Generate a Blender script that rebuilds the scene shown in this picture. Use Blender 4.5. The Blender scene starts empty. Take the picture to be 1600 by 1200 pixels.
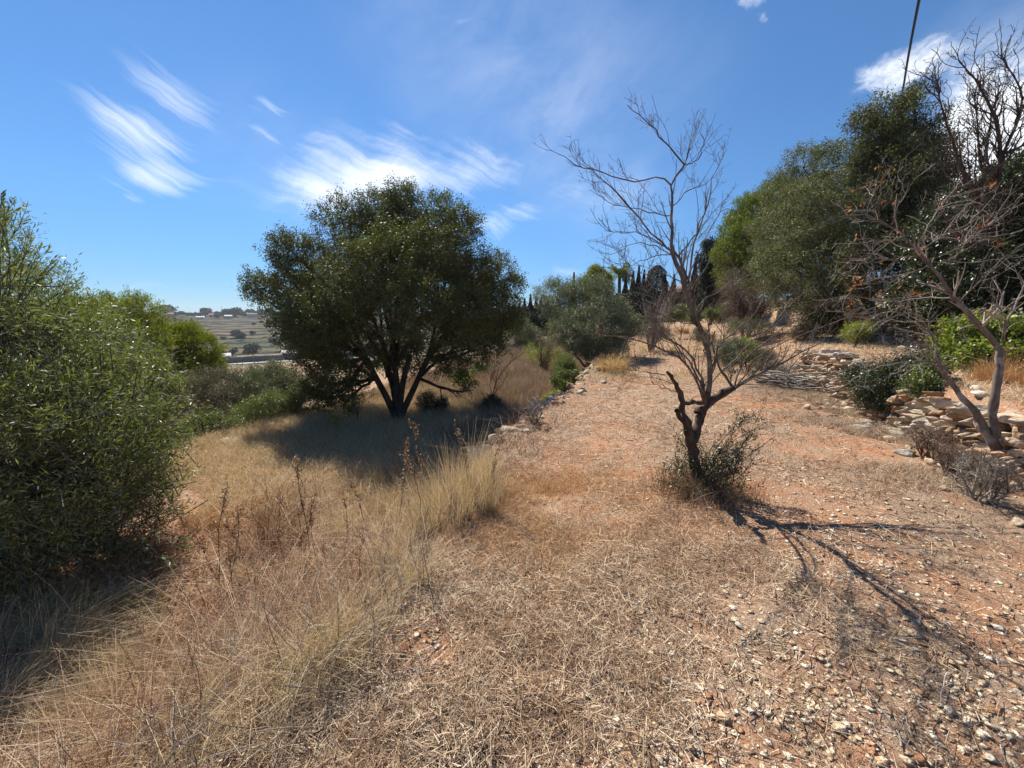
import bpy, math
import numpy as np
from math import radians, sin, cos, pi, atan2, asin, sqrt

S = bpy.context.scene
COL = S.collection
rng = np.random.default_rng(11)

# ------------------------------------------------------------------ camera
F = 601.0                       # focal length in pixels of the 1600 px frame
PITCH = radians(10.4)
CAMZ = 1.6
cam_d = bpy.data.cameras.new('camera')
cam_d.sensor_width = 36.0
cam_d.lens = F / 1600 * 36
cam_d.clip_start = 0.02
cam_d.clip_end = 5000
cam = bpy.data.objects.new('camera', cam_d)
COL.objects.link(cam)
cam.location = (0, 0, CAMZ)
cam.rotation_euler = (pi / 2 - PITCH, 0, 0)
S.camera = cam

# ------------------------------------------------------------------ light
SUN_AZ = radians(-28)            # clockwise from +Y
SUN_EL = radians(50)
SUN_STRENGTH = 5.0
SKY_STRENGTH = 0.066
EXPOSURE = 0.80
sd = np.array([sin(SUN_AZ) * cos(SUN_EL), cos(SUN_AZ) * cos(SUN_EL), sin(SUN_EL)])
sl = bpy.data.lights.new('sun', 'SUN')
sl.energy = SUN_STRENGTH
sl.angle = radians(0.53)
sl.color = (1.0, 0.94, 0.84)
sun = bpy.data.objects.new('sun', sl)
COL.objects.link(sun)
from mathutils import Vector
sun.rotation_euler = Vector((-sd[0], -sd[1], -sd[2])).to_track_quat('-Z', 'Y').to_euler()
sun.location = (0, 0, 30)

S.view_settings.view_transform = 'Standard'
S.view_settings.look = 'None'
S.view_settings.exposure = EXPOSURE
S.view_settings.gamma = 1.0
S.cycles.max_bounces = 6
S.cycles.transparent_max_bounces = 4
S.cycles.diffuse_bounces = 3
S.cycles.glossy_bounces = 2
S.cycles.transmission_bounces = 3
S.cycles.caustics_reflective = False
S.cycles.caustics_refractive = False


def ray(px, py):
    dx = (px - 800) / F
    dv = (600 - py) / F
    return np.array([dx, cos(PITCH) + dv * sin(PITCH), dv * cos(PITCH) - sin(PITCH)])


def at(px, py, Y):
    r = ray(px, py)
    return np.array([0, 0, CAMZ]) + r * (Y / r[1])


def azel(px, py):
    r = ray(px, py)
    r = r / np.linalg.norm(r)
    return atan2(r[0], r[1]), asin(r[2])


# ------------------------------------------------------------------ node helpers
class NT:
    def __init__(s, tree):
        s.t = tree
        s.n = tree.nodes
        s.l = tree.links

    def new(s, typ, **kw):
        n = s.n.new(typ)
        for k, v in kw.items():
            setattr(n, k, v)
        return n

    def put(s, sock, v):
        if isinstance(v, bpy.types.NodeSocket):
            s.l.new(v, sock)
        else:
            if hasattr(sock, 'default_value'):
                try:
                    sock.default_value = v
                except Exception:
                    sock.default_value = tuple(v) + (1,) if len(v) == 3 else v

    def math(s, op, a, b=0.0, c=0.0, clamp=False):
        n = s.new('ShaderNodeMath', operation=op, use_clamp=clamp)
        s.put(n.inputs[0], a)
        s.put(n.inputs[1], b)
        s.put(n.inputs[2], c)
        return n.outputs[0]

    def ramp(s, fac, stops, interp='LINEAR'):
        n = s.new('ShaderNodeValToRGB')
        n.color_ramp.interpolation = interp
        e = n.color_ramp.elements
        while len(e) < len(stops):
            e.new(0.5)
        for el, (p, c) in zip(e, stops):
            el.position = p
            el.color = tuple(c) + (1,) if len(c) == 3 else c
        s.put(n.inputs[0], fac)
        return n.outputs[0]

    def noise(s, vec, scale, detail=4, rough=.55, dist=0.0):
        n = s.new('ShaderNodeTexNoise')
        n.inputs['Scale'].default_value = scale
        n.inputs['Detail'].default_value = detail
        n.inputs['Roughness'].default_value = rough
        n.inputs['Distortion'].default_value = dist
        if vec is not None:
            s.l.new(vec, n.inputs['Vector'])
        return n.outputs[0]

    def mix(s, fac, a, b, blend='MIX'):
        n = s.new('ShaderNodeMix', data_type='RGBA', blend_type=blend)
        s.put(n.inputs[0], fac)
        for i, v in ((6, a), (7, b)):
            if isinstance(v, bpy.types.NodeSocket):
                s.l.new(v, n.inputs[i])
            else:
                n.inputs[i].default_value = tuple(v) + (1,)
        return n.outputs[2]

    def maprange(s, v, a, b, c=0.0, d=1.0, smooth=False):
        n = s.new('ShaderNodeMapRange')
        if smooth:
            n.interpolation_type = 'SMOOTHSTEP'
        s.put(n.inputs[0], v)
        for i, q in zip((1, 2, 3, 4), (a, b, c, d)):
            n.inputs[i].default_value = q
        return n.outputs[0]

    def bump(s, h, strength, dist):
        n = s.new('ShaderNodeBump')
        n.inputs['Strength'].default_value = strength
        n.inputs['Distance'].default_value = dist
        s.l.new(h, n.inputs['Height'])
        return n.outputs[0]


# ------------------------------------------------------------------ world: sky with cirrus
W = bpy.data.worlds.new('World')
S.world = W
W.use_nodes = True
w = NT(W.node_tree)
w.n.clear()
sky = w.new('ShaderNodeTexSky', sky_type='NISHITA')
sky.sun_disc = False
sky.sun_elevation = SUN_EL
sky.sun_rotation = SUN_AZ
sky.altitude = 200
sky.air_density = 1.0
sky.dust_density = 0.0
sky.ozone_density = 3.0
tc = w.new('ShaderNodeTexCoord')
sep = w.new('ShaderNodeSeparateXYZ')
w.l.new(tc.outputs['Generated'], sep.inputs[0])
az = w.math('ARCTAN2', sep.outputs[0], sep.outputs[1])
el = w.math('ARCSINE', sep.outputs[2])
comb = w.new('ShaderNodeCombineXYZ')
w.l.new(az, comb.inputs[0])
w.l.new(el, comb.inputs[1])
dirv = comb.outputs[0]
# gentle warp so that no cloud has a clean outline
nz = w.new('ShaderNodeTexNoise')
nz.inputs['Scale'].default_value = 5
nz.inputs['Detail'].default_value = 5
w.l.new(dirv, nz.inputs['Vector'])
vm = w.new('ShaderNodeVectorMath', operation='MULTIPLY_ADD')
w.l.new(nz.outputs['Color'], vm.inputs[0])
vm.inputs[1].default_value = (.11, .11, 0)
w.l.new(dirv, vm.inputs[2])
vs_ = w.new('ShaderNodeVectorMath', operation='SUBTRACT')
w.l.new(vm.outputs[0], vs_.inputs[0])
vs_.inputs[1].default_value = (.055, .055, 0)
warp = vs_.outputs[0]


def cloud_field(blobs):
    """each blob: (px1,py1,px2,py2,halfwidth px,weight): a soft streak between two directions of the sky"""
    acc = None
    for (x1, y1, x2, y2, hw, wt) in blobs:
        a1, e1 = azel(x1, y1)
        a2, e2 = azel(x2, y2)
        L = sqrt((a2 - a1) ** 2 + (e2 - e1) ** 2) / 2 + hw / F * .7
        hwr = hw / F * .75
        mp = w.new('ShaderNodeMapping', vector_type='TEXTURE')
        mp.inputs['Location'].default_value = ((a1 + a2) / 2, (e1 + e2) / 2, 0)
        mp.inputs['Rotation'].default_value = (0, 0, atan2(e2 - e1, a2 - a1))
        mp.inputs['Scale'].default_value = (L, hwr, 1)
        w.l.new(warp, mp.inputs['Vector'])
        ln = w.new('ShaderNodeVectorMath', operation='LENGTH')
        w.l.new(mp.outputs[0], ln.inputs[0])
        m = w.maprange(ln.outputs['Value'], 0.1, 1.0, wt, 0.0, True)
        acc = m if acc is None else w.math('ADD', acc, m)
    return acc


def fibre(angle, sx, sy, detail=8, rough=.62):
    mp = w.new('ShaderNodeMapping', vector_type='POINT')
    mp.inputs['Rotation'].default_value = (0, 0, angle)
    w.l.new(warp, mp.inputs['Vector'])
    mp2 = w.new('ShaderNodeMapping', vector_type='POINT')
    mp2.inputs['Scale'].default_value = (sx, sy, 1)
    w.l.new(mp.outputs[0], mp2.inputs['Vector'])
    return w.noise(mp2.outputs[0], 1.0, detail, rough, .25)


def feather(field, n, k, lo, hi, top=1.0):
    v = w.math('MULTIPLY_ADD', n, k, w.math('SUBTRACT', field, k * .5))
    v = w.math('MULTIPLY', w.maprange(v, lo, hi, 0, top, True), w.maprange(field, 0.0, .22, 0, 1, True))
    return v


left = cloud_field([
    (165, 75, 360, 190, 36, .72), (60, 132, 340, 232, 36, .58), (140, 195, 270, 262, 56, .60),
    (225, 236, 370, 282, 22, .6), (160, 262, 310, 290, 30, .55), (385, 202, 470, 238, 18, .5), (172, 298, 240, 314, 12, .45),
    (395, 152, 460, 172, 18, .42), (150, 442, 320, 461, 12, .45)])
mid = cloud_field([
    (365, 280, 660, 308, 66, .74), (410, 325, 640, 285, 54, .72), (480, 200, 690, 292, 58, .66), (460, 235, 660, 300, 40, .5),
    (590, 280, 820, 238, 66, .70), (650, 292, 870, 250, 46, .46), (728, 364, 850, 326, 42, .9), (570, 190, 670, 222, 38, .5),
    (850, 275, 940, 312, 40, .5), (850, 414, 915, 419, 18, .62), (838, 438, 890, 441, 17, .5), (785, 410, 835, 414, 12, .45)])
puff = cloud_field([
    (1352, 140, 1480, 80, 44, .8), (1385, 120, 1450, 92, 30, .35), (1540, 230, 1640, 130, 130, 1.1), (1520, 330, 1700, 300, 120, 1.1), (1500, 250, 1600, 200, 60, .5),
    (1130, 2, 1200, 14, 24, .62), (1176, 36, 1194, 44, 12, .55), (712, 10, 745, 16, 14, .45)])
veil = cloud_field([(640, 20, 1020, 170, 230, .55), (860, 190, 980, 340, 150, .5), (1540, 90, 1700, 40, 110, .8), (300, 160, 620, 330, 150, .25)])
m1 = feather(left, fibre(radians(24), 2.4, 60), 1.8, .18, 1.5, .8)
m2 = feather(mid, w.math('ADD', w.math('MULTIPLY', fibre(radians(20), 3.4, 42), .6), w.math('MULTIPLY', fibre(radians(-30), 8, 16), .4)), 2.8, .20, 2.2, .9)
m3 = feather(puff, fibre(0, 10, 13, 9, .68), 2.8, .26, 1.3)
m4 = w.math('MULTIPLY', veil, w.maprange(fibre(radians(-25), 3, 6), .3, .8, .05, .42, True))
mask = w.math('ADD', w.math('ADD', m1, m2), w.math('ADD', m3, m4))
mask = w.math('MINIMUM', mask, 0.93, clamp=True)
hs = w.new('ShaderNodeHueSaturation')
hs.inputs['Hue'].default_value = .493
hs.inputs['Saturation'].default_value = 1.06
hs.inputs['Value'].default_value = 1.0
w.l.new(sky.outputs[0], hs.inputs['Color'])
bg1 = w.new('ShaderNodeBackground')
low = w.ramp(sep.outputs[2], [(0, (.54, .66, .80)), (.06, (.60, .68, .80)), (.22, (.88, .90, .92)), (.5, (1.05, 1.0, .98)), (1, (1, 1, 1))])
tint = w.mix(1.0, hs.outputs[0], (.72, .95, 1.21), 'MULTIPLY')
w.l.new(w.mix(1.0, tint, low, 'MULTIPLY'), bg1.inputs[0])
bg1.inputs[1].default_value = SKY_STRENGTH
bg2 = w.new('ShaderNodeBackground')
bg2.inputs[0].default_value = (.93, .96, 1, 1)
bg2.inputs[1].default_value = 0.76
ms = w.new('ShaderNodeMixShader')
w.l.new(mask, ms.inputs[0])
w.l.new(bg1.outputs[0], ms.inputs[1])
w.l.new(bg2.outputs[0], ms.inputs[2])
wo = w.new('ShaderNodeOutputWorld')
w.l.new(ms.outputs[0], wo.inputs[0])


# ------------------------------------------------------------------ numpy noise
def _h(ix, iy, iz, seed):
    n = (ix.astype(np.int64) * 374761393 + iy.astype(np.int64) * 668265263 + iz.astype(np.int64) * 2147483647 + seed * 974634777) & 0xffffffff
    n = ((n ^ (n >> 13)) * 1274126177) & 0xffffffff
    return ((n ^ (n >> 16)) & 0xffffff) / float(0xffffff)


def vnoise(x, y, z=0.0, seed=0):
    x, y, z = np.broadcast_arrays(np.asarray(x, float), np.asarray(y, float), np.asarray(z, float))
    x0, y0, z0 = np.floor(x), np.floor(y), np.floor(z)
    fx, fy, fz = x - x0, y - y0, z - z0
    fx, fy, fz = fx * fx * (3 - 2 * fx), fy * fy * (3 - 2 * fy), fz * fz * (3 - 2 * fz)
    r = 0
    for i in (0, 1):
        for j in (0, 1):
            for k in (0, 1):
                r = r + _h(x0 + i, y0 + j, z0 + k, seed) * (fx if i else 1 - fx) * (fy if j else 1 - fy) * (fz if k else 1 - fz)
    return r * 2 - 1


def fbm(x, y, z=0.0, seed=0, o=3):
    r, a = 0, 1.0
    for i in range(o):
        r = r + a * vnoise(np.asarray(x) * 2 ** i, np.asarray(y) * 2 ** i, np.asarray(z) * 2 ** i, seed + i)
        a *= .5
    return r


def sst(v, a, b):
    t = np.clip((v - a) / (b - a), 0, 1)
    return t * t * (3 - 2 * t)


# ------------------------------------------------------------------ terrain: terraces running away from the viewer
SK = 0.40


def Sc(x, y):
    """distance across the terraces; the terrace edges wander a little"""
    return x - SK * y + 0.10 * vnoise(x * .35, y * .35, 0, 5)


def H(x, y):
    x = np.asarray(x, float)
    y = np.asarray(y, float)
    s = Sc(x, y)
    z = 0.014 * np.clip(y - 8, 0, 40)
    # lower terrace on the left: a soft bank near the viewer, a stone edge further on
    k = sst(y, 3.4, 4.6)
    bank = sst(-s, 1.45, 3.2)
    step = sst(-s, 2.05, 2.35)
    z = z - .9 * (bank * (1 - k) + step * k) * (1 - .6 * sst(y, 16, 26))
    # below it: next terrace and the valley slope
    z = z - 1.5 * sst(-s, 8.9, 9.9)
    z = np.where(s < -10, z - .155 * (-s - 10), z)
    # wall terrace on the right
    k2 = sst(y, 9.0, 10.5)
    z = z + .68 * (sst(s, 3.44, 3.62) * (1 - k2) + sst(s, 2.5, 5.2) * k2)
    z = z + .85 * sst(s, 6.62, 6.82) * (1 - .5 * sst(y, 22, 30))
    z = z + .09 * np.clip(s - 7, 0, 25)
    z = z + .03 * np.clip(y - 22, 0, 40) * sst(s, -4, 4)
    z = np.maximum(z, -19.0 + .3 * vnoise(x * .02, y * .02, 0, 9))
    r = np.hypot(x, y)
    fade = 1 / (1 + r * .05)
    z = z + .05 * fbm(x * .55, y * .55, 0, 1, 3) * np.clip(1.2 - r / 300, 0, 1)
    z = z + .012 * fbm(x * 6, y * 6, 0, 2, 2) * fade
    return z


def ground(px, py, tmax=400):
    r = ray(px, py)
    t = np.concatenate([np.linspace(.8, 30, 3000), np.linspace(30, tmax, 3000)])
    z = CAMZ + r[2] * t
    g = H(r[0] * t, r[1] * t)
    i = np.argmax(z <= g)
    return np.array([r[0] * t[i], r[1] * t[i], g[i]])


# ------------------------------------------------------------------ mesh accumulation
class Acc:
    def __init__(s):
        s.v, s.f, s.m, s.n = [], [], [], 0

    def add(s, v, f, mat=0):
        v = np.asarray(v, np.float32).reshape(-1, 3)
        f = np.asarray(f, np.int64)
        s.v.append(v)
        s.f.append(f + s.n)
        s.m.append(np.full(len(f), mat, np.int32))
        s.n += len(v)
        return s

    def build(s, name, mats, parent=None, smooth=False, origin=None):
        me = bpy.data.meshes.new(name)
        v = np.concatenate(s.v)
        if origin is not None:
            v = v - np.asarray(origin, np.float32)
        me.vertices.add(len(v))
        me.vertices.foreach_set('co', v.ravel())
        li = np.concatenate([f.ravel() for f in s.f]).astype(np.int32)
        lt = np.concatenate([np.full(len(f), f.shape[1], np.int32) for f in s.f])
        ls = np.concatenate([[0], np.cumsum(lt)[:-1]]).astype(np.int32)
        me.loops.add(len(li))
        me.loops.foreach_set('vertex_index', li)
        me.polygons.add(len(lt))
        me.polygons.foreach_set('loop_start', ls)
        me.polygons.foreach_set('loop_total', lt)
        if not isinstance(mats, (list, tuple)):
            mats = [mats]
        for m in mats:
            me.materials.append(m)
        if len(mats) > 1:
            me.polygons.foreach_set('material_index', np.concatenate(s.m))
        if smooth:
            me.polygons.foreach_set('use_smooth', np.ones(len(lt), bool))
        me.update(calc_edges=True)
        o = bpy.data.objects.new(name, me)
        COL.objects.link(o)
        if parent is not None:
            o.parent = parent
        elif origin is not None:
            o.location = tuple(float(q) for q in origin)
        return o


def tag(o, label=None, cat=None, group=None, kind=None):
    for k, v in (('label', label), ('category', cat), ('group', group), ('kind', kind)):
        if v:
            o[k] = v
    return o


def thing(name, label, cat, loc, group=None):
    o = bpy.data.objects.new(name, None)
    o.empty_display_size = .2
    COL.objects.link(o)
    o.location = tuple(float(q) for q in loc)
    return tag(o, label, cat, group)


def copy_tree(root, loc, rz=0, sc=1, label=None, group=None, cat=None):
    r = root.copy()
    COL.objects.link(r)
    r.location = tuple(float(q) for q in loc)
    r.rotation_euler = (0, 0, rz)
    r.scale = (sc, sc, sc) if not hasattr(sc, '__len__') else sc
    if label:
        r['label'] = label
    if group:
        r['group'] = group
    for ch in list(root.children):
        c = ch.copy()
        COL.objects.link(c)
        c.parent = r
    return r


def unit(v):
    return v / (np.linalg.norm(v, axis=-1, keepdims=True) + 1e-9)


# ------------------------------------------------------------------ shape makers (all vectorised)
def tubes(P, R, ns=5):
    """P (N,K,3) polylines, R (N,K) radii -> verts, quads"""
    N, K, _ = P.shape
    T = np.empty_like(P)
    T[:, 1:-1] = P[:, 2:] - P[:, :-2]
    T[:, 0] = P[:, 1] - P[:, 0]
    T[:, -1] = P[:, -1] - P[:, -2]
    T = unit(T)
    main = unit(P[:, -1] - P[:, 0])
    ref = np.cross(main, unit(np.stack([main[:, 1] + .3, main[:, 2] - .2, main[:, 0] + .1], -1)))
    ref = unit(ref)[:, None, :]
    A = unit(np.cross(T, ref))
    B = np.cross(T, A)
    a = np.arange(ns) / ns * 2 * pi
    V = P[:, :, None, :] + R[:, :, None, None] * (A[:, :, None, :] * np.cos(a)[None, None, :, None] + B[:, :, None, :] * np.sin(a)[None, None, :, None])
    i = np.arange(N)[:, None, None] * K * ns
    k = np.arange(K - 1)[None, :, None] * ns
    j = np.arange(ns)[None, None, :]
    jn = (j + 1) % ns
    f = np.stack([i + k + j, i + k + jn, i + k + ns + jn, i + k + ns + j], -1).reshape(-1, 4)
    return V.reshape(-1, 3), f


def resample(pts, K):
    pts = np.asarray(pts, float)
    d = np.concatenate([[0], np.cumsum(np.linalg.norm(np.diff(pts, axis=0), axis=1))])
    t = np.linspace(0, d[-1], K)
    return np.stack([np.interp(t, d, pts[:, i]) for i in range(3)], -1)


def smooth_line(p):
    q = p.copy()
    q[1:-1] = .25 * p[:-2] + .5 * p[1:-1] + .25 * p[2:]
    return q


def grow(P, R, n, L, ang=(30, 60), rr=.55, K=6, wob=.18, up=.1, t0=.2, t1=1.0, taper=.35, rmin=.0012, g=rng):
    """n children on the parent polylines"""
    N, Kp, _ = P.shape
    plen = np.linalg.norm(np.diff(P, axis=1), axis=2).sum(1)
    idx = g.choice(N, n, p=plen / plen.sum())
    t = g.uniform(t0, t1, n) * (Kp - 1)
    i0 = np.minimum(t.astype(int), Kp - 2)
    f = (t - i0)[:, None]
    p = P[idx, i0] * (1 - f) + P[idx, i0 + 1] * f
    r = R[idx, i0] * (1 - f[:, 0]) + R[idx, i0 + 1] * f[:, 0]
    T = unit(P[idx, i0 + 1] - P[idx, i0])
    q = unit(np.cross(T, g.normal(size=(n, 3))))
    a = np.radians(g.uniform(ang[0], ang[1], n))[:, None]
    d = unit(T * np.cos(a) + q * np.sin(a) + np.array([0, 0, up]))
    ln = g.uniform(L[0], L[1], n) * (1.15 - .55 * t / (Kp - 1))
    out = np.empty((n, K, 3))
    out[:, 0] = p
    st = (ln / (K - 1))[:, None]
    for k in range(1, K):
        d = unit(d + wob * g.normal(size=(n, 3)) + np.array([0, 0, up * .3]))
        out[:, k] = out[:, k - 1] + d * st
    r0 = np.clip(r * rr, rmin, None)
    R2 = r0[:, None] * np.linspace(1, taper, K)[None, :]
    return out, np.maximum(R2, rmin * .6)


def leaf_quads(C, D, L, Wd, g=rng, nrm=None):
    """diamond leaves: centre base C, direction D"""
    n = len(C)
    D = unit(D)
    r = g.normal(size=(n, 3)) if nrm is None else nrm
    s = unit(np.cross(D, r))
    L = np.broadcast_to(L, n)[:, None]
    Wd = np.broadcast_to(Wd, n)[:, None]
    V = np.stack([C, C + D * L * .45 + s * Wd * .5, C + D * L, C + D * L * .45 - s * Wd * .5], 1)
    f = np.arange(n * 4).reshape(n, 4)
    return V.reshape(-1, 3), f


def crown_points(lobes, n, shell=.45, g=rng, noise_amp=.28, gap=.0, gs=1.3, flat=1.0):
    lobes = np.asarray(lobes, float)
    wt = lobes[:, 3] ** 2
    out, outd = [], []
    need = n
    while need > 0:
        m = int(need * 1.6) + 50
        i = g.choice(len(lobes), m, p=wt / wt.sum())
        d = unit(g.normal(size=(m, 3)))
        rad = lobes[i, 3] * (1 + noise_amp * fbm(d[:, 0] * 2.3 + i, d[:, 1] * 2.3, d[:, 2] * 2.3, 21, 2))
        u = 1 - shell * g.random(m) ** 1.6
        p = lobes[i, :3] + d * (rad * u)[:, None] * np.array([1, 1, flat])
        keep = np.ones(m, bool)
        if len(lobes) > 1:      # drop points deep inside another lobe
            dd = np.linalg.norm(p[:, None, :] - lobes[None, :, :3], axis=2) / lobes[None, :, 3]
            dd[np.arange(m), i] = 9
            keep &= (dd.min(1) > .62) | (g.random(m) < .25)
        if gap > 0:
            keep &= fbm(p[:, 0] * gs, p[:, 1] * gs, p[:, 2] * gs, 33, 2) > (gap - 1) * .9
        out.append(p[keep])
        outd.append(d[keep])
        need -= keep.sum()
    return np.concatenate(out)[:n], np.concatenate(outd)[:n]


def foliage(lobes, ncl, nl, L, Wd, spread, g=rng, shell=.45, up=.25, out=.5, rnd=.8, gap=.0, flat=1.0, gs=1.3, namp=.28):
    c, d = crown_points(lobes, ncl, shell, g, gap=gap, flat=flat, gs=gs, noise_amp=namp)
    cd = unit(d * out + g.normal(size=d.shape) * .5 + np.array([0, 0, up]))
    k = np.repeat(np.arange(ncl), nl)
    n = len(k)
    # leaves sit along a short twig of the cluster
    t = g.uniform(-.2, 1.2, n)[:, None]
    C = c[k] + cd[k] * t * spread * 1.3 + g.normal(size=(n, 3)) * spread * .42
    D = cd[k] * .55 + g.normal(size=(n, 3)) * rnd * .6
    Ls = g.uniform(.65, 1.15, n) * L
    v, f = leaf_quads(C, D, Ls, Ls * Wd / L, g)
    return v, f, c, cd


def blades(B, h, wd, lean, g=rng, az=None, seg=3, droop=1.8):
    n = len(B)
    a = g.uniform(0, 2 * pi, n) if az is None else az
    d = np.stack([np.cos(a), np.sin(a), np.zeros(n)], -1)
    b = g.uniform(0, 2 * pi, n)
    s = np.stack([np.cos(b), np.sin(b), g.normal(size=n) * .2], -1)
    h = np.broadcast_to(h, n)
    wd = np.broadcast_to(wd, n)
    lean = np.broadcast_to(lean, n)
    rows = []
    for k in range(seg + 1):
        t = k / seg
        p = B + np.array([0, 0, 1]) * (h * t * (1 - .35 * lean * t))[:, None] + d * (h * lean * t ** droop)[:, None]
        ww = (wd * .5 * (1 - t * .8))[:, None]
        rows += [p - s * ww, p + s * ww]
    V = np.stack(rows, 1)
    m = 2 * (seg + 1)
    base = np.arange(n)[:, None] * m
    fs = [np.concatenate([base + 2 * k, base + 2 * k + 1, base + 2 * k + 3, base + 2 * k + 2], 1) for k in range(seg)]
    return V.reshape(-1, 3), np.concatenate(fs)


_t = (1 + sqrt(5)) / 2
ICO_V = unit(np.array([(-1, _t, 0), (1, _t, 0), (-1, -_t, 0), (1, -_t, 0), (0, -1, _t), (0, 1, _t), (0, -1, -_t), (0, 1, -_t), (_t, 0, -1), (_t, 0, 1), (-_t, 0, -1), (-_t, 0, 1)], float))
ICO_F = np.array([(0, 11, 5), (0, 5, 1), (0, 1, 7), (0, 7, 10), (0, 10, 11), (1, 5, 9), (5, 11, 4), (11, 10, 2), (10, 7, 6), (7, 1, 8), (3, 9, 4), (3, 4, 2), (3, 2, 6), (3, 6, 8), (3, 8, 9), (4, 9, 5), (2, 4, 11), (6, 2, 10), (8, 6, 7), (9, 8, 1)])


def subdiv(v, f):
    v = list(map(tuple, v))
    cache = {}
    out = []

    def mid(a, b):
        k = (min(a, b), max(a, b))
        if k not in cache:
            m = np.array(v[a]) + np.array(v[b])
            v.append(tuple(m / np.linalg.norm(m)))
            cache[k] = len(v) - 1
        return cache[k]
    for a, b, c in f:
        x, y, z = mid(a, b), mid(b, c), mid(c, a)
        out += [(a, x, z), (b, y, x), (c, z, y), (x, y, z)]
    return np.array(v), np.array(out)


ICO2_V, ICO2_F = subdiv(ICO_V, ICO_F)
ICO3_V, ICO3_F = subdiv(ICO2_V, ICO2_F)
OCT_V = np.array([(1, 0, 0), (-1, 0, 0), (0, 1, 0), (0, -1, 0), (0, 0, 1), (0, 0, -1)], float)
OCT_F = np.array([(0, 2, 4), (2, 1, 4), (1, 3, 4), (3, 0, 4), (2, 0, 5), (1, 2, 5), (3, 1, 5), (0, 3, 5)])


def stones(C, size, tv=OCT_V, tf=OCT_F, jit=.3, g=rng, flat=.5, boxy=0.0, yaw=None, facets=0, tilt=.2):
    """size (N,3) half extents"""
    n, m = len(C), len(tv)
    base = tv.copy()
    if boxy:
        p = np.sign(base) * np.abs(base) ** (1 - boxy * .55)
        base = p
    V = base[None] * (1 + jit * g.normal(size=(n, m, 1)) * .6) + jit * .35 * g.normal(size=(n, m, 3))
    if facets:
        for _ in range(facets):
            nn = unit(g.normal(size=(n, 3)))
            dd = g.uniform(.38, .68, n)
            ex = np.maximum(0, (V * nn[:, None, :]).sum(-1) - dd[:, None])
            V = V - ex[..., None] * nn[:, None, :]
    V = V * size[:, None, :]
    a = g.uniform(0, 2 * pi, n) if yaw is None else yaw
    tl = g.normal(size=n) * tilt
    ca, sa = np.cos(a)[:, None], np.sin(a)[:, None]
    ct, st = np.cos(tl)[:, None], np.sin(tl)[:, None]
    x, y, z = V[..., 0], V[..., 1], V[..., 2]
    x, z = x * ct - z * st, x * st + z * ct
    x, y = x * ca - y * sa, x * sa + y * ca
    V = np.stack([x, y, z], -1) + C[:, None, :]
    f = tf[None] + (np.arange(n) * m)[:, None, None]
    return V.reshape(-1, 3), f.reshape(-1, tf.shape[1])


# ------------------------------------------------------------------ materials
def mat(name):
    m = bpy.data.materials.new(name)
    m.use_nodes = True
    t = NT(m.node_tree)
    t.n.clear()
    o = t.new('ShaderNodeOutputMaterial')
    return m, t, o


def principled(t, col, rough=.8, spec=.3, normal=None):
    p = t.new('ShaderNodeBsdfPrincipled')
    t.put(p.inputs['Base Color'], col)
    t.put(p.inputs['Roughness'], rough)
    t.put(p.inputs['Specular IOR Level'], spec)
    if normal is not None:
        t.l.new(normal, p.inputs['Normal'])
    return p.outputs[0]


def leaf_mat(name, stops, under=None, rough=.42, spec=.5, trans=.25, tcol=None, patch=None):
    m, t, o = mat(name)
    g = t.new('ShaderNodeNewGeometry')
    col = t.ramp(g.outputs['Random Per Island'], stops)
    if patch:
        nn = t.noise(g.outputs['Position'], patch[0], 2)
        col = t.mix(t.maprange(nn, .42, .62), col, patch[1], 'MULTIPLY')
    if under:
        col = t.mix(g.outputs['Backfacing'], col, t.mix(.75, col, under))
    p = principled(t, col, rough, spec)
    if trans > 0:
        tr = t.new('ShaderNodeBsdfTranslucent')
        t.l.new(t.mix(1.0, col, tcol or (1.3, 1.5, .5), 'MULTIPLY'), tr.inputs[0])
        mx = t.new('ShaderNodeMixShader')
        mx.inputs[0].default_value = trans
        t.l.new(p, mx.inputs[1])
        t.l.new(tr.outputs[0], mx.inputs[2])
        p = mx.outputs[0]
    t.l.new(p, o.inputs[0])
    return m


def straw_mat(name, stops, patch=None, trans=.2, rough=.6, spec=.25):
    return leaf_mat(name, stops, None, rough, spec, trans, (1.1, 1.0, .8), patch)


def bark_mat(name, dark, light, scale=14, rough=.9, lichen=None, bd=.01):
    m, t, o = mat(name)
    g = t.new('ShaderNodeNewGeometry')
    mp = t.new('ShaderNodeMapping')
    mp.inputs['Scale'].default_value = (1, 1, .25)
    t.l.new(g.outputs['Position'], mp.inputs[0])
    a = t.noise(mp.outputs[0], scale, 6, .65)
    b = t.noise(g.outputs['Position'], scale * .25, 3)
    col = t.ramp(a, [(.3, dark), (.7, light)])
    if lichen:
        col = t.mix(t.maprange(b, .55, .68), col, lichen)
    t.l.new(principled(t, col, rough, .2, t.bump(a, .8, bd)), o.inputs[0])
    return m


def rock_mat(name, stops, stain=(.42, .2, .09), scale=9, amt=(.48, .66), dk=(.55, .52, .48)):
    m, t, o = mat(name)
    g = t.new('ShaderNodeNewGeometry')
    base = t.ramp(g.outputs['Random Per Island'], stops)
    a = t.noise(g.outputs['Position'], scale, 7, .68)
    b = t.noise(g.outputs['Position'], scale * .22, 4, .6)
    c = t.mix(t.maprange(a, .3, .7), t.mix(1, base, dk, 'MULTIPLY'), base)
    c = t.mix(t.maprange(b, *amt), c, stain)
    vor = t.new('ShaderNodeTexVoronoi')
    vor.inputs['Scale'].default_value = scale * 2.4
    t.l.new(g.outputs['Position'], vor.inputs['Vector'])
    h = t.math('ADD', a, t.math('MULTIPLY', vor.outputs['Distance'], .4))
    t.l.new(principled(t, c, .92, .15, t.bump(h, .9, .03)), o.inputs[0])
    return m


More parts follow.
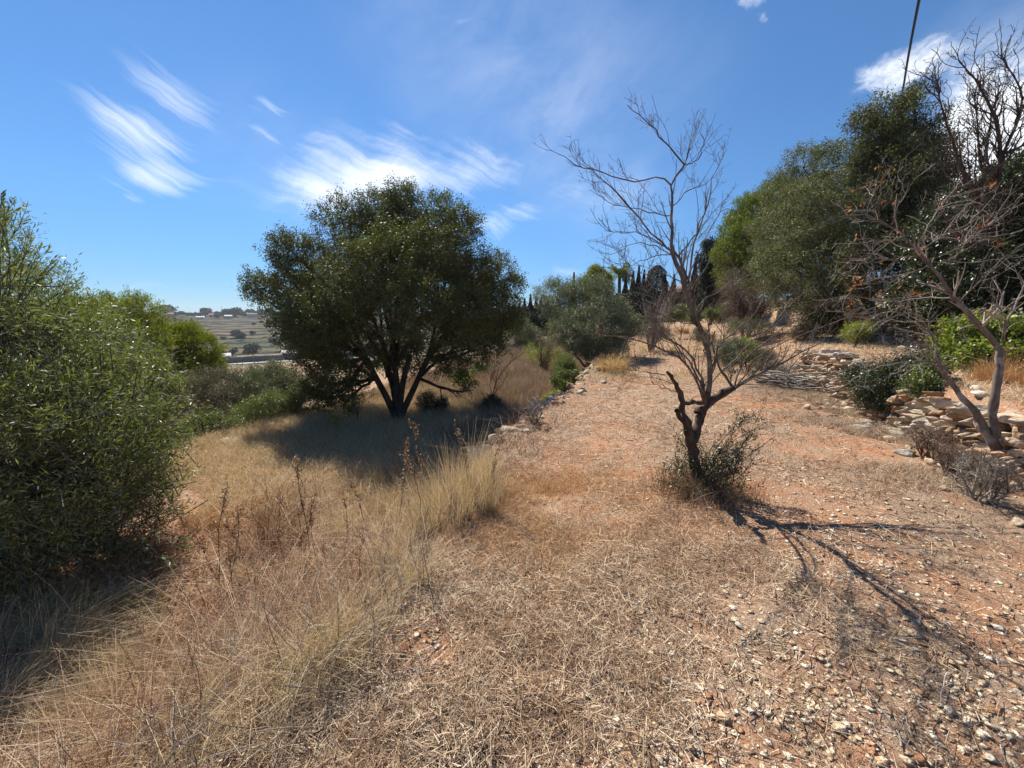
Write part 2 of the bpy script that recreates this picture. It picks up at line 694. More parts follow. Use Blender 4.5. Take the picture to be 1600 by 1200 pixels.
M = {}
M['oak'] = leaf_mat('wild_olive_leaf', [(0, (.042, .054, .012)), (.5, (.076, .088, .02)), (.85, (.125, .13, .038)), (1, (.2, .175, .08))], (.13, .135, .07), .55, .22, .2, patch=(1.1, (1.25, 1.15, .9)))
M['olive'] = leaf_mat('olive_leaf', [(0, (.05, .07, .013)), (.5, (.095, .118, .024)), (.85, (.16, .17, .05)), (1, (.28, .26, .12))], (.25, .26, .16), .46, .4, .26, patch=(1.3, (1.25, 1.2, .85)))
M['greyolive'] = leaf_mat('grey_olive_leaf', [(0, (.085, .095, .045)), (.5, (.125, .135, .07)), (1, (.2, .2, .115))], (.24, .25, .17), .52, .28, .15)
M['rightolive'] = leaf_mat('bushy_olive_leaf', [(0, (.07, .08, .025)), (.5, (.115, .125, .04)), (.85, (.17, .17, .065)), (1, (.24, .22, .11))], (.2, .2, .12), .52, .25, .2, patch=(.9, (.7, .75, .7)))
M['pine'] = leaf_mat('pine_needle', [(0, (.06, .085, .01)), (.5, (.15, .19, .018)), (1, (.29, .31, .045))], None, .6, .25, .34, (1.2, 1.2, .5))
M['farpine'] = leaf_mat('dark_pine_needle', [(0, (.07, .10, .012)), (.5, (.14, .17, .02)), (1, (.24, .26, .04))], None, .5, .3, .22)
M['cypress'] = leaf_mat('cypress_spray', [(0, (.009, .018, .009)), (.6, (.018, .03, .014)), (1, (.035, .048, .022))], None, .65, .2, .06)
M['shrub'] = leaf_mat('lentisk_leaf', [(0, (.065, .085, .025)), (.5, (.12, .14, .038)), (1, (.22, .24, .08))], None, .42, .45, .25)
M['darkshrub'] = leaf_mat('dark_shrub_leaf', [(0, (.02, .034, .012)), (.6, (.04, .058, .018)), (1, (.08, .085, .035))], None, .4, .5, .12)
M['ivy'] = leaf_mat('ivy_leaf', [(0, (.07, .10, .018)), (.6, (.15, .19, .03)), (1, (.34, .34, .06))], None, .38, .5, .35)
M['yellowgreen'] = leaf_mat('yellow_green_leaf', [(0, (.16, .2, .03)), (.6, (.27, .3, .04)), (1, (.42, .38, .05))], None, .45, .4, .3)
M['scrub'] = leaf_mat('twiggy_scrub_leaf', [(0, (.09, .09, .05)), (.5, (.15, .13, .08)), (1, (.24, .19, .13))], None, .6, .3, .12)
M['deadleaf'] = leaf_mat('dead_leaf', [(0, (.24, .075, .02)), (.6, (.4, .15, .04)), (1, (.5, .27, .1))], None, .6, .3, .35, (1.3, 1, .6))
M['bark'] = bark_mat('grey_bark', (.045, .035, .026), (.16, .135, .105), 16)
M['darkbark'] = bark_mat('dark_bark', (.03, .022, .017), (.1, .078, .06), 16)
M['almondbark'] = bark_mat('almond_bark', (.06, .043, .032), (.19, .15, .12), 30, lichen=(.24, .22, .17), bd=.006)
M['almondbase'] = bark_mat('almond_trunk_bark', (.028, .02, .016), (.125, .085, .06), 22)
M['palebark'] = bark_mat('pale_almond_bark', (.09, .065, .05), (.25, .2, .165), 26, lichen=(.4, .36, .3), bd=.005)
M['twig'] = straw_mat('pale_dead_twig', [(0, (.10, .078, .06)), (.5, (.22, .185, .15)), (.85, (.38, .33, .28)), (1, (.6, .54, .47))], trans=.0, rough=.7)
M['browntwig'] = straw_mat('brown_dead_twig', [(0, (.07, .045, .03)), (.6, (.15, .10, .068)), (1, (.28, .21, .15))], trans=.0, rough=.75)
M['straw'] = straw_mat('straw_litter', [(0, (.10, .065, .042)), (.35, (.31, .215, .14)), (.7, (.54, .41, .275)), (1, (.86, .73, .54))], patch=(1.1, (.74, .64, .56)))
M['goldgrass'] = straw_mat('golden_dry_grass', [(0, (.36, .23, .09)), (.5, (.58, .41, .19)), (1, (.76, .6, .35))], trans=.3)
M['palegrass'] = straw_mat('pale_dry_grass', [(0, (.35, .25, .13)), (.5, (.58, .46, .27)), (1, (.78, .67, .47))], trans=.25)
M['weed'] = straw_mat('brown_dry_weed', [(0, (.09, .045, .022)), (.45, (.33, .19, .105)), (.8, (.55, .40, .25)), (1, (.78, .66, .48))], trans=.18, patch=(1.7, (.8, .66, .55)))
M['brush'] = straw_mat('greyish_dry_brush', [(0, (.2, .135, .085)), (.5, (.37, .27, .18)), (1, (.58, .46, .33))], trans=.12)
M['orangegrass'] = straw_mat('orange_dry_grass', [(0, (.3, .15, .055)), (.5, (.5, .28, .12)), (1, (.7, .49, .26))], trans=.2)
M['gravel'] = rock_mat('limestone_gravel', [(0, (.5, .25, .13)), (.25, (.68, .46, .29)), (.6, (.86, .70, .48)), (1, (.92, .84, .68))], stain=(.5, .25, .12), scale=30, amt=(.55, .8), dk=(.82, .78, .74))
M['rock'] = rock_mat('wall_limestone', [(0, (.34, .21, .13)), (.25, (.48, .35, .24)), (.5, (.6, .49, .37)), (.8, (.68, .6, .48)), (1, (.38, .35, .3))], stain=(.46, .25, .13), amt=(.54, .74))
M['greyrock'] = rock_mat('grey_limestone', [(0, (.36, .3, .24)), (.5, (.5, .43, .35)), (1, (.6, .53, .45))], stain=(.4, .24, .15), amt=(.55, .75))


def ground_mat():
    m, t, o = mat('red_soil_with_straw')
    g = t.new('ShaderNodeNewGeometry')
    P = g.outputs['Position']
    big = t.noise(P, .55, 4, .6)
    mid = t.noise(P, 3.2, 5, .65)
    fine = t.noise(P, 38, 5, .75)
    vfine = t.noise(P, 140, 3, .7)
    soil = t.ramp(fine, [(.3, (.22, .075, .03)), (.5, (.38, .17, .082)), (.7, (.52, .31, .18))])
    dry = t.ramp(vfine, [(.32, (.14, .092, .06)), (.5, (.33, .23, .155)), (.68, (.54, .41, .29))])
    k = t.math('ADD', t.math('MULTIPLY', big, .6), t.math('MULTIPLY', mid, .5))
    col = t.mix(t.maprange(k, .41, .62), soil, dry)
    vor = t.new('ShaderNodeTexVoronoi')
    vor.inputs['Scale'].default_value = 42
    t.l.new(P, vor.inputs['Vector'])
    sepc = t.new('ShaderNodeSeparateColor')
    t.l.new(vor.outputs['Color'], sepc.inputs[0])
    peb = t.math('MULTIPLY', t.math('LESS_THAN', vor.outputs['Distance'], .32), t.math('GREATER_THAN', sepc.outputs[0], .72))
    col = t.mix(t.math('MULTIPLY', peb, .8), col, (.62, .48, .35))
    # beyond the terraces: scrub and fields of the valley
    ln = t.new('ShaderNodeVectorMath', operation='LENGTH')
    t.l.new(P, ln.inputs[0])
    far = t.maprange(ln.outputs['Value'], 25, 60)
    fcol = t.ramp(t.noise(P, .09, 6, .7), [(.35, (.07, .085, .035)), (.5, (.2, .15, .09)), (.65, (.33, .22, .13))])
    col = t.mix(far, col, fcol)
    h = t.math('ADD', fine, t.math('MULTIPLY', vfine, .35))
    t.l.new(principled(t, col, .95, .1, t.bump(h, .9, .02)), o.inputs[0])
    return m


def hill_mat():
    m, t, o = mat('terraced_hillside')
    g = t.new('ShaderNodeNewGeometry')
    P = g.outputs['Position']
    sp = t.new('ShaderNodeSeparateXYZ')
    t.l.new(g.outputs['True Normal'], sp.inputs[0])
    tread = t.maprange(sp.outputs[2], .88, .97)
    mp = t.new('ShaderNodeMapping')
    mp.inputs['Scale'].default_value = (.35, 1, 1)
    t.l.new(P, mp.inputs[0])
    n = t.noise(mp.outputs[0], .05, 7, .72)
    c1 = t.ramp(n, [(.38, (.04, .052, .02)), (.5, (.075, .072, .034)), (.56, (.125, .085, .052)), (.68, (.19, .125, .08))])
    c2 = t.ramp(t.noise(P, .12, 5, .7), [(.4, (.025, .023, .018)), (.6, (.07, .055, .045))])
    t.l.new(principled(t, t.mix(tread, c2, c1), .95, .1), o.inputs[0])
    return m


def plain(name, col, rough=.85, var=.25, scale=3.0):
    m, t, o = mat(name)
    g = t.new('ShaderNodeNewGeometry')
    n = t.noise(g.outputs['Position'], scale, 5, .65)
    c = t.mix(t.maprange(n, .3, .7), tuple(q * (1 - var) for q in col), tuple(min(1, q * (1 + var)) for q in col))
    t.l.new(principled(t, c, rough, .25, t.bump(n, .3, .01)), o.inputs[0])
    return m


M['ground'] = ground_mat()
M['hill'] = hill_mat()

# ------------------------------------------------------------------ the ground sheet
nu = 900
u = np.linspace(-1, 1, nu)
ax = 1.6 * np.sinh(u * math.asinh(1400 / 1.6))
X, Y = np.meshgrid(ax, ax)
Z = H(X, Y)
gi = np.arange(nu * nu).reshape(nu, nu)
q = np.stack([gi[:-1, :-1], gi[:-1, 1:], gi[1:, 1:], gi[1:, :-1]], -1).reshape(-1, 4)
g_ = Acc().add(np.stack([X, Y, Z], -1), q).build('ground', M['ground'], smooth=True)
tag(g_, kind='structure')

# ------------------------------------------------------------------ far hillside across the valley
NT_ = 17


def hill_z(azv, r):
    """terraced slope from the valley floor up to the ridge"""
    top = 640 + 40 * vnoise(azv * 3, 0, 0, 3)
    u = np.clip((r - 208) / (top - 208), 0, 1)
    u = u + .012 * fbm(azv * 6, r * .01, 0, 6, 2)
    k = u * NT_
    fl = np.floor(k)
    fr = k - fl
    ed = .93 + .03 * vnoise(azv * 40, fl, 0, 4)
    zz = (fl + .2 * fr + .8 * sst(fr, ed, ed + .04)) / NT_
    z = -19.2 + 20.2 * zz + 1.2 * vnoise(azv * 5, 0, 0, 8) * u
    z = z - np.clip(r - top, 0, 400) * .02
    return z


na, nr = 420, 620
aa = np.radians(np.linspace(-88, 35, na))
rr_ = np.concatenate([np.linspace(205, 700, nr - 20), np.linspace(702, 1100, 20)])
A_, R_ = np.meshgrid(aa, rr_)
Z_ = hill_z(A_, R_) + .5 * fbm(A_ * 60, R_ * .12, 0, 14, 2) * sst(R_, 210, 240)
Z_[0] -= 2
gi = np.arange(na * nr).reshape(nr, na)
q = np.stack([gi[:-1, :-1], gi[:-1, 1:], gi[1:, 1:], gi[1:, :-1]], -1).reshape(-1, 4)
o = Acc().add(np.stack([R_ * np.sin(A_), R_ * np.cos(A_), Z_], -1), q).build('hillside', M['hill'])
tag(o, kind='structure')


def sheet(name, azr, r0, r1, zoff, m, n=60):
    a = np.linspace(azr[0], azr[1], n)
    r = np.linspace(r0, r1, 12)
    A, R = np.meshgrid(a, r)
    X, Y = R * np.sin(A), R * np.cos(A)
    Z = H(X, Y) + zoff
    gi = np.arange(n * 12).reshape(12, n)
    q = np.stack([gi[:-1, :-1], gi[:-1, 1:], gi[1:, 1:], gi[1:, :-1]], -1).reshape(-1, 4)
    o = Acc().add(np.stack([X, Y, Z], -1), q).build(name, m, smooth=True)
    return tag(o, kind='structure')


sheet('field', (radians(-50), radians(-20)), 120, 185, .15, plain('red_field_soil', (.32, .19, .13), .95, .35, .12))
sheet('road', (radians(-52), radians(-14)), 194, 197.5, .3, plain('pale_road_concrete', (.45, .43, .4), .9, .1, .3))


# ------------------------------------------------------------------ dry-stone walls
def wall_mesh(path, h0, h1, m, seed, course=.13, thick=.22, lean=.05, capz=None, messy=.35, face=1):
    g = np.random.default_rng(seed)
    path = np.asarray(path, float)
    d = np.concatenate([[0], np.cumsum(np.linalg.norm(np.diff(path, axis=0), axis=1))])
    C, Sz, Yw = [], [], []
    zc = 0.0
    while zc < max(h0, h1) + .02:
        ch = course * g.uniform(.75, 1.3)
        s = -g.uniform(0, .2)
        while s < d[-1]:
            ln = ch * g.uniform(.6, 1.2)
            mid = s + ln / 2
            hh = np.interp(mid, [0, d[-1]], [h0, h1]) * (1 + .14 * vnoise(mid * 1.3, seed))
            if zc < hh and 0 <= mid <= d[-1]:
                x = np.interp(mid, d, path[:, 0])
                y = np.interp(mid, d, path[:, 1])
                x2 = np.interp(mid + .05, d, path[:, 0])
                y2 = np.interp(mid + .05, d, path[:, 1])
                a = atan2(y2 - y, x2 - x) if mid + .05 < d[-1] else Yw[-1] if Yw else 0
                nx, ny = -sin(a) * face, cos(a) * face
                off = g.normal() * .045 * messy * 3 - lean * zc
                C.append((x - nx * off, y - ny * off, zc + ch / 2 + g.normal() * .03))
                Sz.append((ln / 2 * g.uniform(.92, 1.12), thick / 2 * g.uniform(.8, 1.3), ch / 2 * g.uniform(1.0, 1.5)))
                Yw.append(a + g.normal() * .4)
            s += ln
        zc += ch
    C, Sz, Yw = np.array(C), np.array(Sz), np.array(Yw)
    return C, Sz, Yw, g


def build_wall(name, label, path, h0, h1, m, seed, zbase, rubble=0, **kw):
    C, Sz, Yw, g = wall_mesh(path, h0, h1, m, seed, **kw)
    C[:, 2] += zbase(C[:, 0], C[:, 1])
    a = Acc()
    v, f = stones(C, Sz * 1.5, ICO3_V, ICO3_F, .01, g, boxy=.35, yaw=Yw, facets=18, tilt=.38)
    a.add(v, f)
    if rubble:
        i = g.integers(len(C), size=rubble)
        p = C[i].copy()
        p[:, 0] += g.normal(size=rubble) * .28 - .2
        p[:, 1] += g.normal(size=rubble) * .28
        sz = g.uniform(.03, .1, rubble)[:, None] * np.array([1.2, 1, .7]) * g.uniform(.7, 1.3, (rubble, 3))
        p[:, 2] = H(p[:, 0], p[:, 1]) + sz[:, 2] * .4
        v, f = stones(p, sz, ICO2_V, ICO2_F, .04, g, boxy=.3, facets=8, tilt=.5)
        a.add(v, f)
    org = np.array([path[0][0], path[0][1], float(H(path[0][0], path[0][1]))])
    o = a.build(name, m, origin=org)
    return tag(o, label, 'wall')


def edge_path(s, y0, y1, n=30):
    y = np.linspace(y0, y1, n)
    x = s + SK * y
    for _ in range(3):
        x = x + (s - Sc(x, y))
    return np.stack([x, y], -1)


p1 = edge_path(3.42, .6, 9.3)
build_wall('stone_wall', 'low tumbledown dry stone wall of orange and cream rocks along the right of the mown terrace', p1, .55, .74, M['rock'], 3, lambda x, y: H(x - .12, y) - .03, rubble=150, course=.088, thick=.3, face=-1)
p2 = edge_path(6.58, 4.5, 23)
build_wall('stone_wall', 'upper dry stone wall under the dark trees, behind the strip of sunlit straw', p2, .85, .9, M['rock'], 5, lambda x, y: H(x - .15, y) - .03, rubble=120, course=.125, thick=.3, face=-1)
p3 = edge_path(-2.12, 4.4, 12.5)
build_wall('stone_wall', 'ruined stone edge of the terrace dropping to the lower field left of the path', p3, .86, .86, M['rock'], 8, lambda x, y: H(x - .5, y) - .02, rubble=150, course=.13, thick=.3, face=-1, messy=.6)

# ------------------------------------------------------------------ trees
def limbs_to(base, forks, lobes, r0, rl, g, K=9, sag=.15, ntw=0, ends=None):
    """trunk tube(s) from base to fork points and limbs from forks to lobe centres"""
    PP, RR = [], []
    for (fp, rr) in forks:
        p = resample([base, base * .45 + fp * .55 + g.normal(size=3) * .06, fp], K)
        PP.append(smooth_line(p + g.normal(size=p.shape) * .01))
        RR.append(np.linspace(r0, rr, K))
    for lb in lobes:
        fi = np.argmin([np.linalg.norm(lb[:3] - f[0]) for f in forks])
        fp, rr = forks[fi]
        st = fp if g.random() < .6 else base * .3 + fp * .7
        e = lb[:3] + g.normal(size=3) * .1
        midp = (st + e) / 2 + np.array([0, 0, -sag * np.linalg.norm(e - st)]) * g.uniform(-.3, 1) + g.normal(size=3) * .12
        p = smooth_line(smooth_line(resample([st, midp, e], K)))
        p += g.normal(size=p.shape) * .012
        PP.append(p)
        RR.append(np.linspace(rr * .75, rl, K))
    return np.array(PP), np.array(RR)


def leafy(name, label, cat, base, lobes, leaf, bark, ncl, nl, L, Wd, spread, forks=None, r0=.06, rl=.012, seed=1, shell=.45, gap=0, up=.25, out=.5, rnd=.8, group=None, twigs=400, parts=('trunk', 'crown'), flat=1.0, namp=.28, gs=1.3, sub=140):
    g = np.random.default_rng(seed)
    base = np.asarray(base, float)
    root = thing(name, label, cat, base, group)
    lobes = np.asarray(lobes, float)
    v, f, c, cd = foliage(lobes, ncl, nl, L, Wd, spread, g, shell, up, out, rnd, gap, flat, gs, namp)
    if forks is None:
        cen = (lobes[:, :3] * lobes[:, 3:4]).sum(0) / lobes[:, 3].sum()
        forks = [(base * .7 + cen * .3, r0 * .7)]
    P, R = limbs_to(base + np.array([0, 0, -.08]), forks, lobes, r0, rl, g)
    a = Acc()
    vv, ff = tubes(P, R, 8)
    a.add(vv, ff)
    if sub:
        P2, R2 = grow(P[len(forks):], R[len(forks):], sub, (lobes[:, 3].mean() * .5, lobes[:, 3].mean() * 1.1), (25, 65), .5, 7, .14, .05, t0=.35, g=g, rmin=.003)
        vv, ff = tubes(P2, R2, 4)
        a.add(vv, ff)
    if twigs:
        i = g.choice(len(c), min(twigs, len(c)), replace=False)
        st = c[i] - cd[i] * spread * g.uniform(1.5, 4, len(i))[:, None]
        en = c[i] + cd[i] * spread * 1.4
        md = (st + en) / 2 + g.normal(size=st.shape) * spread * .25
        PP = np.stack([st, (st + md) / 2, md, (md + en) / 2, en], 1)
        RR = np.broadcast_to(np.linspace(.6, .2, 5) * max(.004, rl * .5), (len(i), 5))
        vv, ff = tubes(PP, RR, 3)
        a.add(vv, ff)
    a.build(parts[0], bark, root, smooth=True, origin=base)
    Acc().add(v, f).build(parts[1], leaf, root, origin=base)
    return root


def LB(lst):
    """lobes given as (px, py, Y, r px)"""
    out = []
    for (px, py, Yd, rp) in lst:
        c = at(px, py, Yd)
        out.append((c[0], c[1], c[2], rp / F * Yd * .97))
    return np.array(out)


def gz(x, y):
    return float(H(x, y))


# big round wild olive on the lower terrace
b = ground(622, 655)
lob = LB([(412, 452, 9.6, 30), (448, 385, 9.3, 30), (458, 495, 9.0, 42), (485, 420, 9.6, 56), (500, 510, 8.3, 62), (495, 562, 9.0, 36),
          (545, 350, 9.5, 52), (560, 440, 7.9, 66), (625, 335, 9.6, 46), (610, 400, 8.0, 58), (690, 340, 9.4, 44), (680, 395, 8.4, 54),
          (722, 352, 9.8, 34), (650, 480, 7.6, 64), (740, 430, 9.0, 46), (778, 430, 9.8, 34), (775, 490, 9.2, 42), (725, 500, 8.2, 56),
          (760, 545, 9.0, 36), (700, 560, 8.4, 36), (560, 540, 8.6, 54), (530, 590, 8.6, 34), (515, 610, 8.8, 26), (630, 300, 9.8, 26),
          (590, 320, 9.8, 34), (600, 420, 10.8, 80), (680, 450, 11.0, 80), (520, 470, 10.9, 70), (640, 390, 11.2, 66), (736, 470, 10.8, 50), (640, 555, 9.6, 40),
          (492, 600, 8.9, 22), (500, 625, 8.9, 22), (545, 630, 9.0, 18), (480, 540, 9.2, 30), (725, 595, 8.6, 18), (455, 455, 9.6, 34), (395, 440, 9.6, 14), (800, 450, 9.8, 22), (800, 500, 9.4, 22)])
lob[:, 3] *= .90
lob[:, 2] -= np.clip(lob[:, 2] - 2.2, 0, 9) * .07
fk = [(at(572, 560, 9.0), .06), (at(600, 560, 9.4), .075), (at(640, 555, 9.2), .055), (at(668, 560, 9.3), .055), (at(612, 540, 9.0), .06)]
leafy('wild_olive_tree', 'large round dark green tree with several trunks standing alone on the lower terrace', 'tree', b, lob, M['oak'], M['darkbark'],
      8600, 46, .05, .024, .115, forks=fk, r0=.085, rl=.018, seed=2, twigs=2200, sub=420, gap=.3, gs=1.7, shell=.6, namp=.24)

# olive at the left edge, long narrow leaves
b = np.array([-5.6, 4.1, gz(-5.6, 4.1)])
lob = LB([(-60, 420, 3.9, 95), (10, 470, 4.1, 60), (-20, 560, 3.3, 130), (60, 560, 3.9, 90), (110, 520, 4.4, 60), (160, 560, 4.4, 60), (90, 640, 3.4, 120),
          (190, 640, 4.0, 78), (215, 590, 4.7, 55), (150, 740, 3.4, 110), (215, 740, 3.9, 70), (60, 760, 2.95, 120), (-40, 700, 2.8, 160), (200, 810, 3.5, 60), (120, 840, 3.1, 70),
          (20, 860, 2.8, 70), (-60, 850, 3.0, 120), (-150, 560, 3.6, 170), (250, 690, 4.3, 36), (250, 620, 4.6, 34), (100, 600, 5.2, 110), (100, 700, 4.8, 130), (0, 640, 5.0, 170)])
root_ol = leafy('olive_tree', 'leafy olive tree with long narrow silvery leaves at the left edge of the view', 'tree', b, lob, M['olive'], M['bark'],
      4600, 36, .06, .0105, .12, r0=.13, rl=.02, seed=3, twigs=2600, sub=260, rnd=.45, out=.35, up=.45, shell=.5, namp=.4, gap=.3, gs=2.2)
# loose shoots that stick out over its top
g = np.random.default_rng(5)
tipsrc = [(0, 420, -10, 330, 3.2), (0, 440, 20, 325, 3.2), (10, 470, 70, 395, 3.4), (0, 480, 45, 385, 3.3), (30, 470, 95, 410, 3.5), (60, 500, 115, 445, 3.8), (70, 510, 140, 465, 4.0), (90, 520, 120, 440, 4.0), (0, 400, 30, 310, 3.2), (0, 380, 5, 305, 3.2),
          (30, 450, 60, 372, 3.3), (230, 800, 290, 790, 3.4), (230, 760, 285, 745, 3.7), (230, 830, 300, 850, 3.2), (220, 850, 270, 880, 3.1)]
PP = []
for (x1, y1, x2, y2, Yd) in tipsrc:
    for _ in range(3):
        j = g.normal(size=4) * 14
        a_, b_ = at(x1 + j[0], y1 + j[1], Yd), at(x2 + j[2] * .5, y2 + j[3] * .5, Yd + g.normal() * .15)
        PP.append(resample([a_, (a_ + b_) / 2 + g.normal(size=3) * .03, b_], 6))
PP = np.array(PP)
ac = Acc()
v, f = tubes(PP, np.broadcast_to(np.linspace(.004, .0012, 6), PP.shape[:2]), 4)
ac.add(v, f)
o = ac.build('twigs', M['bark'], root_ol, origin=b)
n = len(PP) * 26
i = g.integers(len(PP), size=n)
t = g.uniform(.1, 1, n) * 5
i0 = np.minimum(t.astype(int), 4)
fr = (t - i0)[:, None]
C = PP[i, i0] * (1 - fr) + PP[i, i0 + 1] * fr
D = unit(PP[i, i0 + 1] - PP[i, i0]) * .8 + g.normal(size=(n, 3)) * .45
v, f = leaf_quads(C, D, g.uniform(.045, .07, n), .0125, g)
Acc().add(v, f).build('foliage', M['olive'], root_ol, origin=b)

# pines behind the left olive
for (nm, lab, lo, Yd, sd_) in (
        ('pine_tree', 'bright green pine rising behind the left olive tree', [(175, 500, 11.5, 42), (215, 500, 11.0, 36), (225, 535, 10.6, 34), (140, 510, 12, 40), (190, 550, 11, 50)], 11.2, 21),
        ('pine_tree', 'rounded lime green pine between the left olive and the far hillside', [(290, 530, 12.4, 26), (315, 548, 12.2, 26), (270, 555, 12.0, 34), (325, 575, 12, 22), (300, 585, 12.2, 40), (280, 525, 12.6, 18)], 12.2, 22)):
    lb = LB(lo)
    cx, cy = lb[:, 0].mean(), lb[:, 1].mean()
    leafy(nm, lab, 'tree', (cx, cy, gz(cx, cy)), lb, M['pine'], M['bark'], 1500, 32, .10, .017, .11, r0=.12, rl=.02, seed=sd_, twigs=300, sub=60, up=.6, out=.6, rnd=.55, gap=.45, gs=2.0, namp=.45)


def bush(label, lo, leaf, seed, ncl=700, nl=24, L=.04, Wd=.016, spread=.09, bark='bark', cat='shrub', name='shrub', r0=.03, **kw):
    lb = LB(lo)
    i = np.argmin(lb[:, 2])
    cx, cy = (lb[:, 0] * lb[:, 3]).sum() / lb[:, 3].sum(), (lb[:, 1] * lb[:, 3]).sum() / lb[:, 3].sum()
    return leafy(name, label, cat, (cx, cy, gz(cx, cy)), lb, M[leaf], M[bark], ncl, nl, L, Wd, spread, r0=r0, rl=.008, seed=seed, parts=('stem', 'foliage'), twigs=kw.pop('twigs', 200), sub=kw.pop('sub', 50), gap=kw.pop('gap', .3), gs=kw.pop('gs', 2.2), namp=kw.pop('namp', .45), **kw)


# shrubs below the lower terrace
bush('hazy grey green scrub bush beside the left olive tree', [(310, 612, 9.6, 36), (345, 606, 10, 32), (300, 645, 9.2, 32), (355, 632, 9.4, 30)], 'scrub', 31, 1600, 30, .04, .012, .1, twigs=1200)
bush('dark olive bush between the grey scrub and the big round tree', [(400, 608, 10.2, 34), (440, 602, 10.4, 32), (425, 590, 10.6, 26), (385, 600, 10.4, 26), (420, 620, 10, 36), (465, 612, 10.2, 24)], 'greyolive', 32, 2200, 30, .042, .015, .1)
bush('low bright green shrub nearest the golden grass', [(305, 670, 7.6, 22), (335, 668, 7.8, 24), (365, 672, 8.0, 20), (280, 690, 7.2, 24), (255, 700, 6.9, 22)], 'shrub', 33, 1500, 26, .032, .012, .07)
bush('green lentisk shrub under the dark olive bush', [(395, 645, 8.6, 24), (425, 635, 8.8, 26), (405, 655, 8.4, 20), (380, 640, 8.8, 16)], 'shrub', 34, 1000, 26, .032, .012, .07)
bush('small green shrub next to the drooping branches of the big tree', [(458, 635, 9.0, 20), (475, 645, 9.0, 16), (465, 615, 9.1, 14)], 'shrub', 35, 600, 26, .032, .012, .07)
# beyond the big tree
bush('small round grey olive bush beyond the dry brush', [(815, 518, 22, 22), (800, 530, 21.5, 20), (830, 530, 22, 18)], 'greyolive', 36, 1100, 22, .07, .026, .13)
bush('bushy grey olive tree at the end of the mown terrace', [(880, 475, 14.5, 28), (862, 460, 15, 22), (905, 470, 14.5, 34), (930, 465, 14, 30), (960, 492, 14, 22), (890, 515, 13.4, 32), (930, 515, 13.0, 44), (965, 515, 13.4, 30),
                                                                    (985, 510, 13.8, 16), (910, 535, 12.9, 22), (955, 540, 12.9, 16), (925, 460, 15, 18)], 'greyolive', 37, 4200, 30, .06, .02, .13, name='olive_tree', cat='tree', namp=.5, gap=.3, gs=1.3, r0=.09, twigs=500, sub=150)
bush('yellow green weedy shrub beside a bare dead stem on the lower terrace', [(845, 555, 15.5, 14), (862, 560, 15, 12), (875, 552, 15, 10), (828, 550, 16, 12)], 'yellowgreen', 38, 420, 20, .04, .012, .1)
bush('fresh green shrub growing at the foot of the terrace wall', [(885, 572, 11, 15), (893, 590, 10.6, 14), (875, 592, 10.6, 13), (884, 606, 10.2, 11)], 'shrub', 39, 900, 24, .04, .017, .07)
bush('small yellow green shrub clinging to the broken terrace edge', [(868, 618, 9.6, 7), (858, 622, 9.6, 6)], 'yellowgreen', 40, 110, 20, .035, .012, .05, twigs=50, sub=20)
bush('bright green bush in the dry brush right of the big tree trunk', [(752, 578, 15, 11), (742, 588, 14.6, 9), (760, 582, 15, 7)], 'shrub', 41, 420, 22, .05, .018, .09)
bush('pale green bush in the dry brush close behind the big tree', [(722, 590, 13.5, 11), (712, 598, 13, 8), (730, 598, 13, 8)], 'yellowgreen', 42, 360, 22, .045, .014, .09)
bush('dark dense shrub at the base of the thin dead sapling', [(770, 630, 9.4, 13), (760, 640, 9.3, 11), (782, 640, 9.3, 9)], 'darkshrub', 43, 520, 24, .03, .012, .06)
bush('dark shrub in the shade right of the big tree trunk', [(668, 628, 9.6, 15), (690, 632, 9.7, 11)], 'darkshrub', 44, 500, 24, .03, .012, .07)
# right side
bush('flat topped green shrub below the bare grey tangle', [(1125, 490, 19, 11), (1145, 488, 19, 12), (1160, 492, 19, 9), (1110, 492, 19, 8)], 'shrub', 45, 900, 24, .07, .024, .11)
bush('low green shrub on the far side of the path before the cypresses', [(1050, 492, 22, 10), (1066, 488, 22, 10), (1084, 494, 21, 10)], 'shrub', 46, 600, 22, .08, .026, .12)
bush('grey green mound right behind the dead tree trunk', [(1130, 548, 10.8, 15), (1148, 540, 11, 13), (1140, 562, 10.5, 12)], 'greyolive', 47, 800, 24, .035, .012, .07)
bush('yellow flowering shrub on the bank behind the dead tree', [(1166, 540, 11, 12), (1175, 552, 10.8, 12), (1160, 560, 10.6, 10)], 'yellowgreen', 48, 500, 24, .03, .012, .07)
bush('brown twiggy shrub at the left end of the low stone wall', [(1195, 560, 10.4, 17), (1205, 575, 10, 13), (1180, 578, 10, 12)], 'scrub', 49, 700, 24, .03, .009, .07, twigs=700)
bush('dark shrub spilling over the upper stone wall', [(1290, 480, 15.5, 24), (1310, 495, 15, 18), (1275, 500, 15, 20), (1325, 488, 15, 16), (1300, 512, 14.5, 10)], 'darkshrub', 50, 1500, 26, .05, .02, .12)
bush('dark bramble bush swallowing the middle of the low stone wall', [(1385, 600, 5.7, 26), (1412, 588, 5.6, 26), (1360, 618, 5.8, 20), (1435, 575, 5.5, 22), (1400, 628, 5.5, 20), (1345, 590, 6.2, 18), (1440, 610, 5.3, 18)], 'darkshrub', 51, 1300, 26, .035, .015, .08)
bush('green bramble leaves beside the dark bramble in the low wall', [(1440, 600, 5.1, 14), (1455, 580, 5.2, 14), (1450, 622, 5.0, 10)], 'shrub', 52, 350, 22, .035, .018, .07)

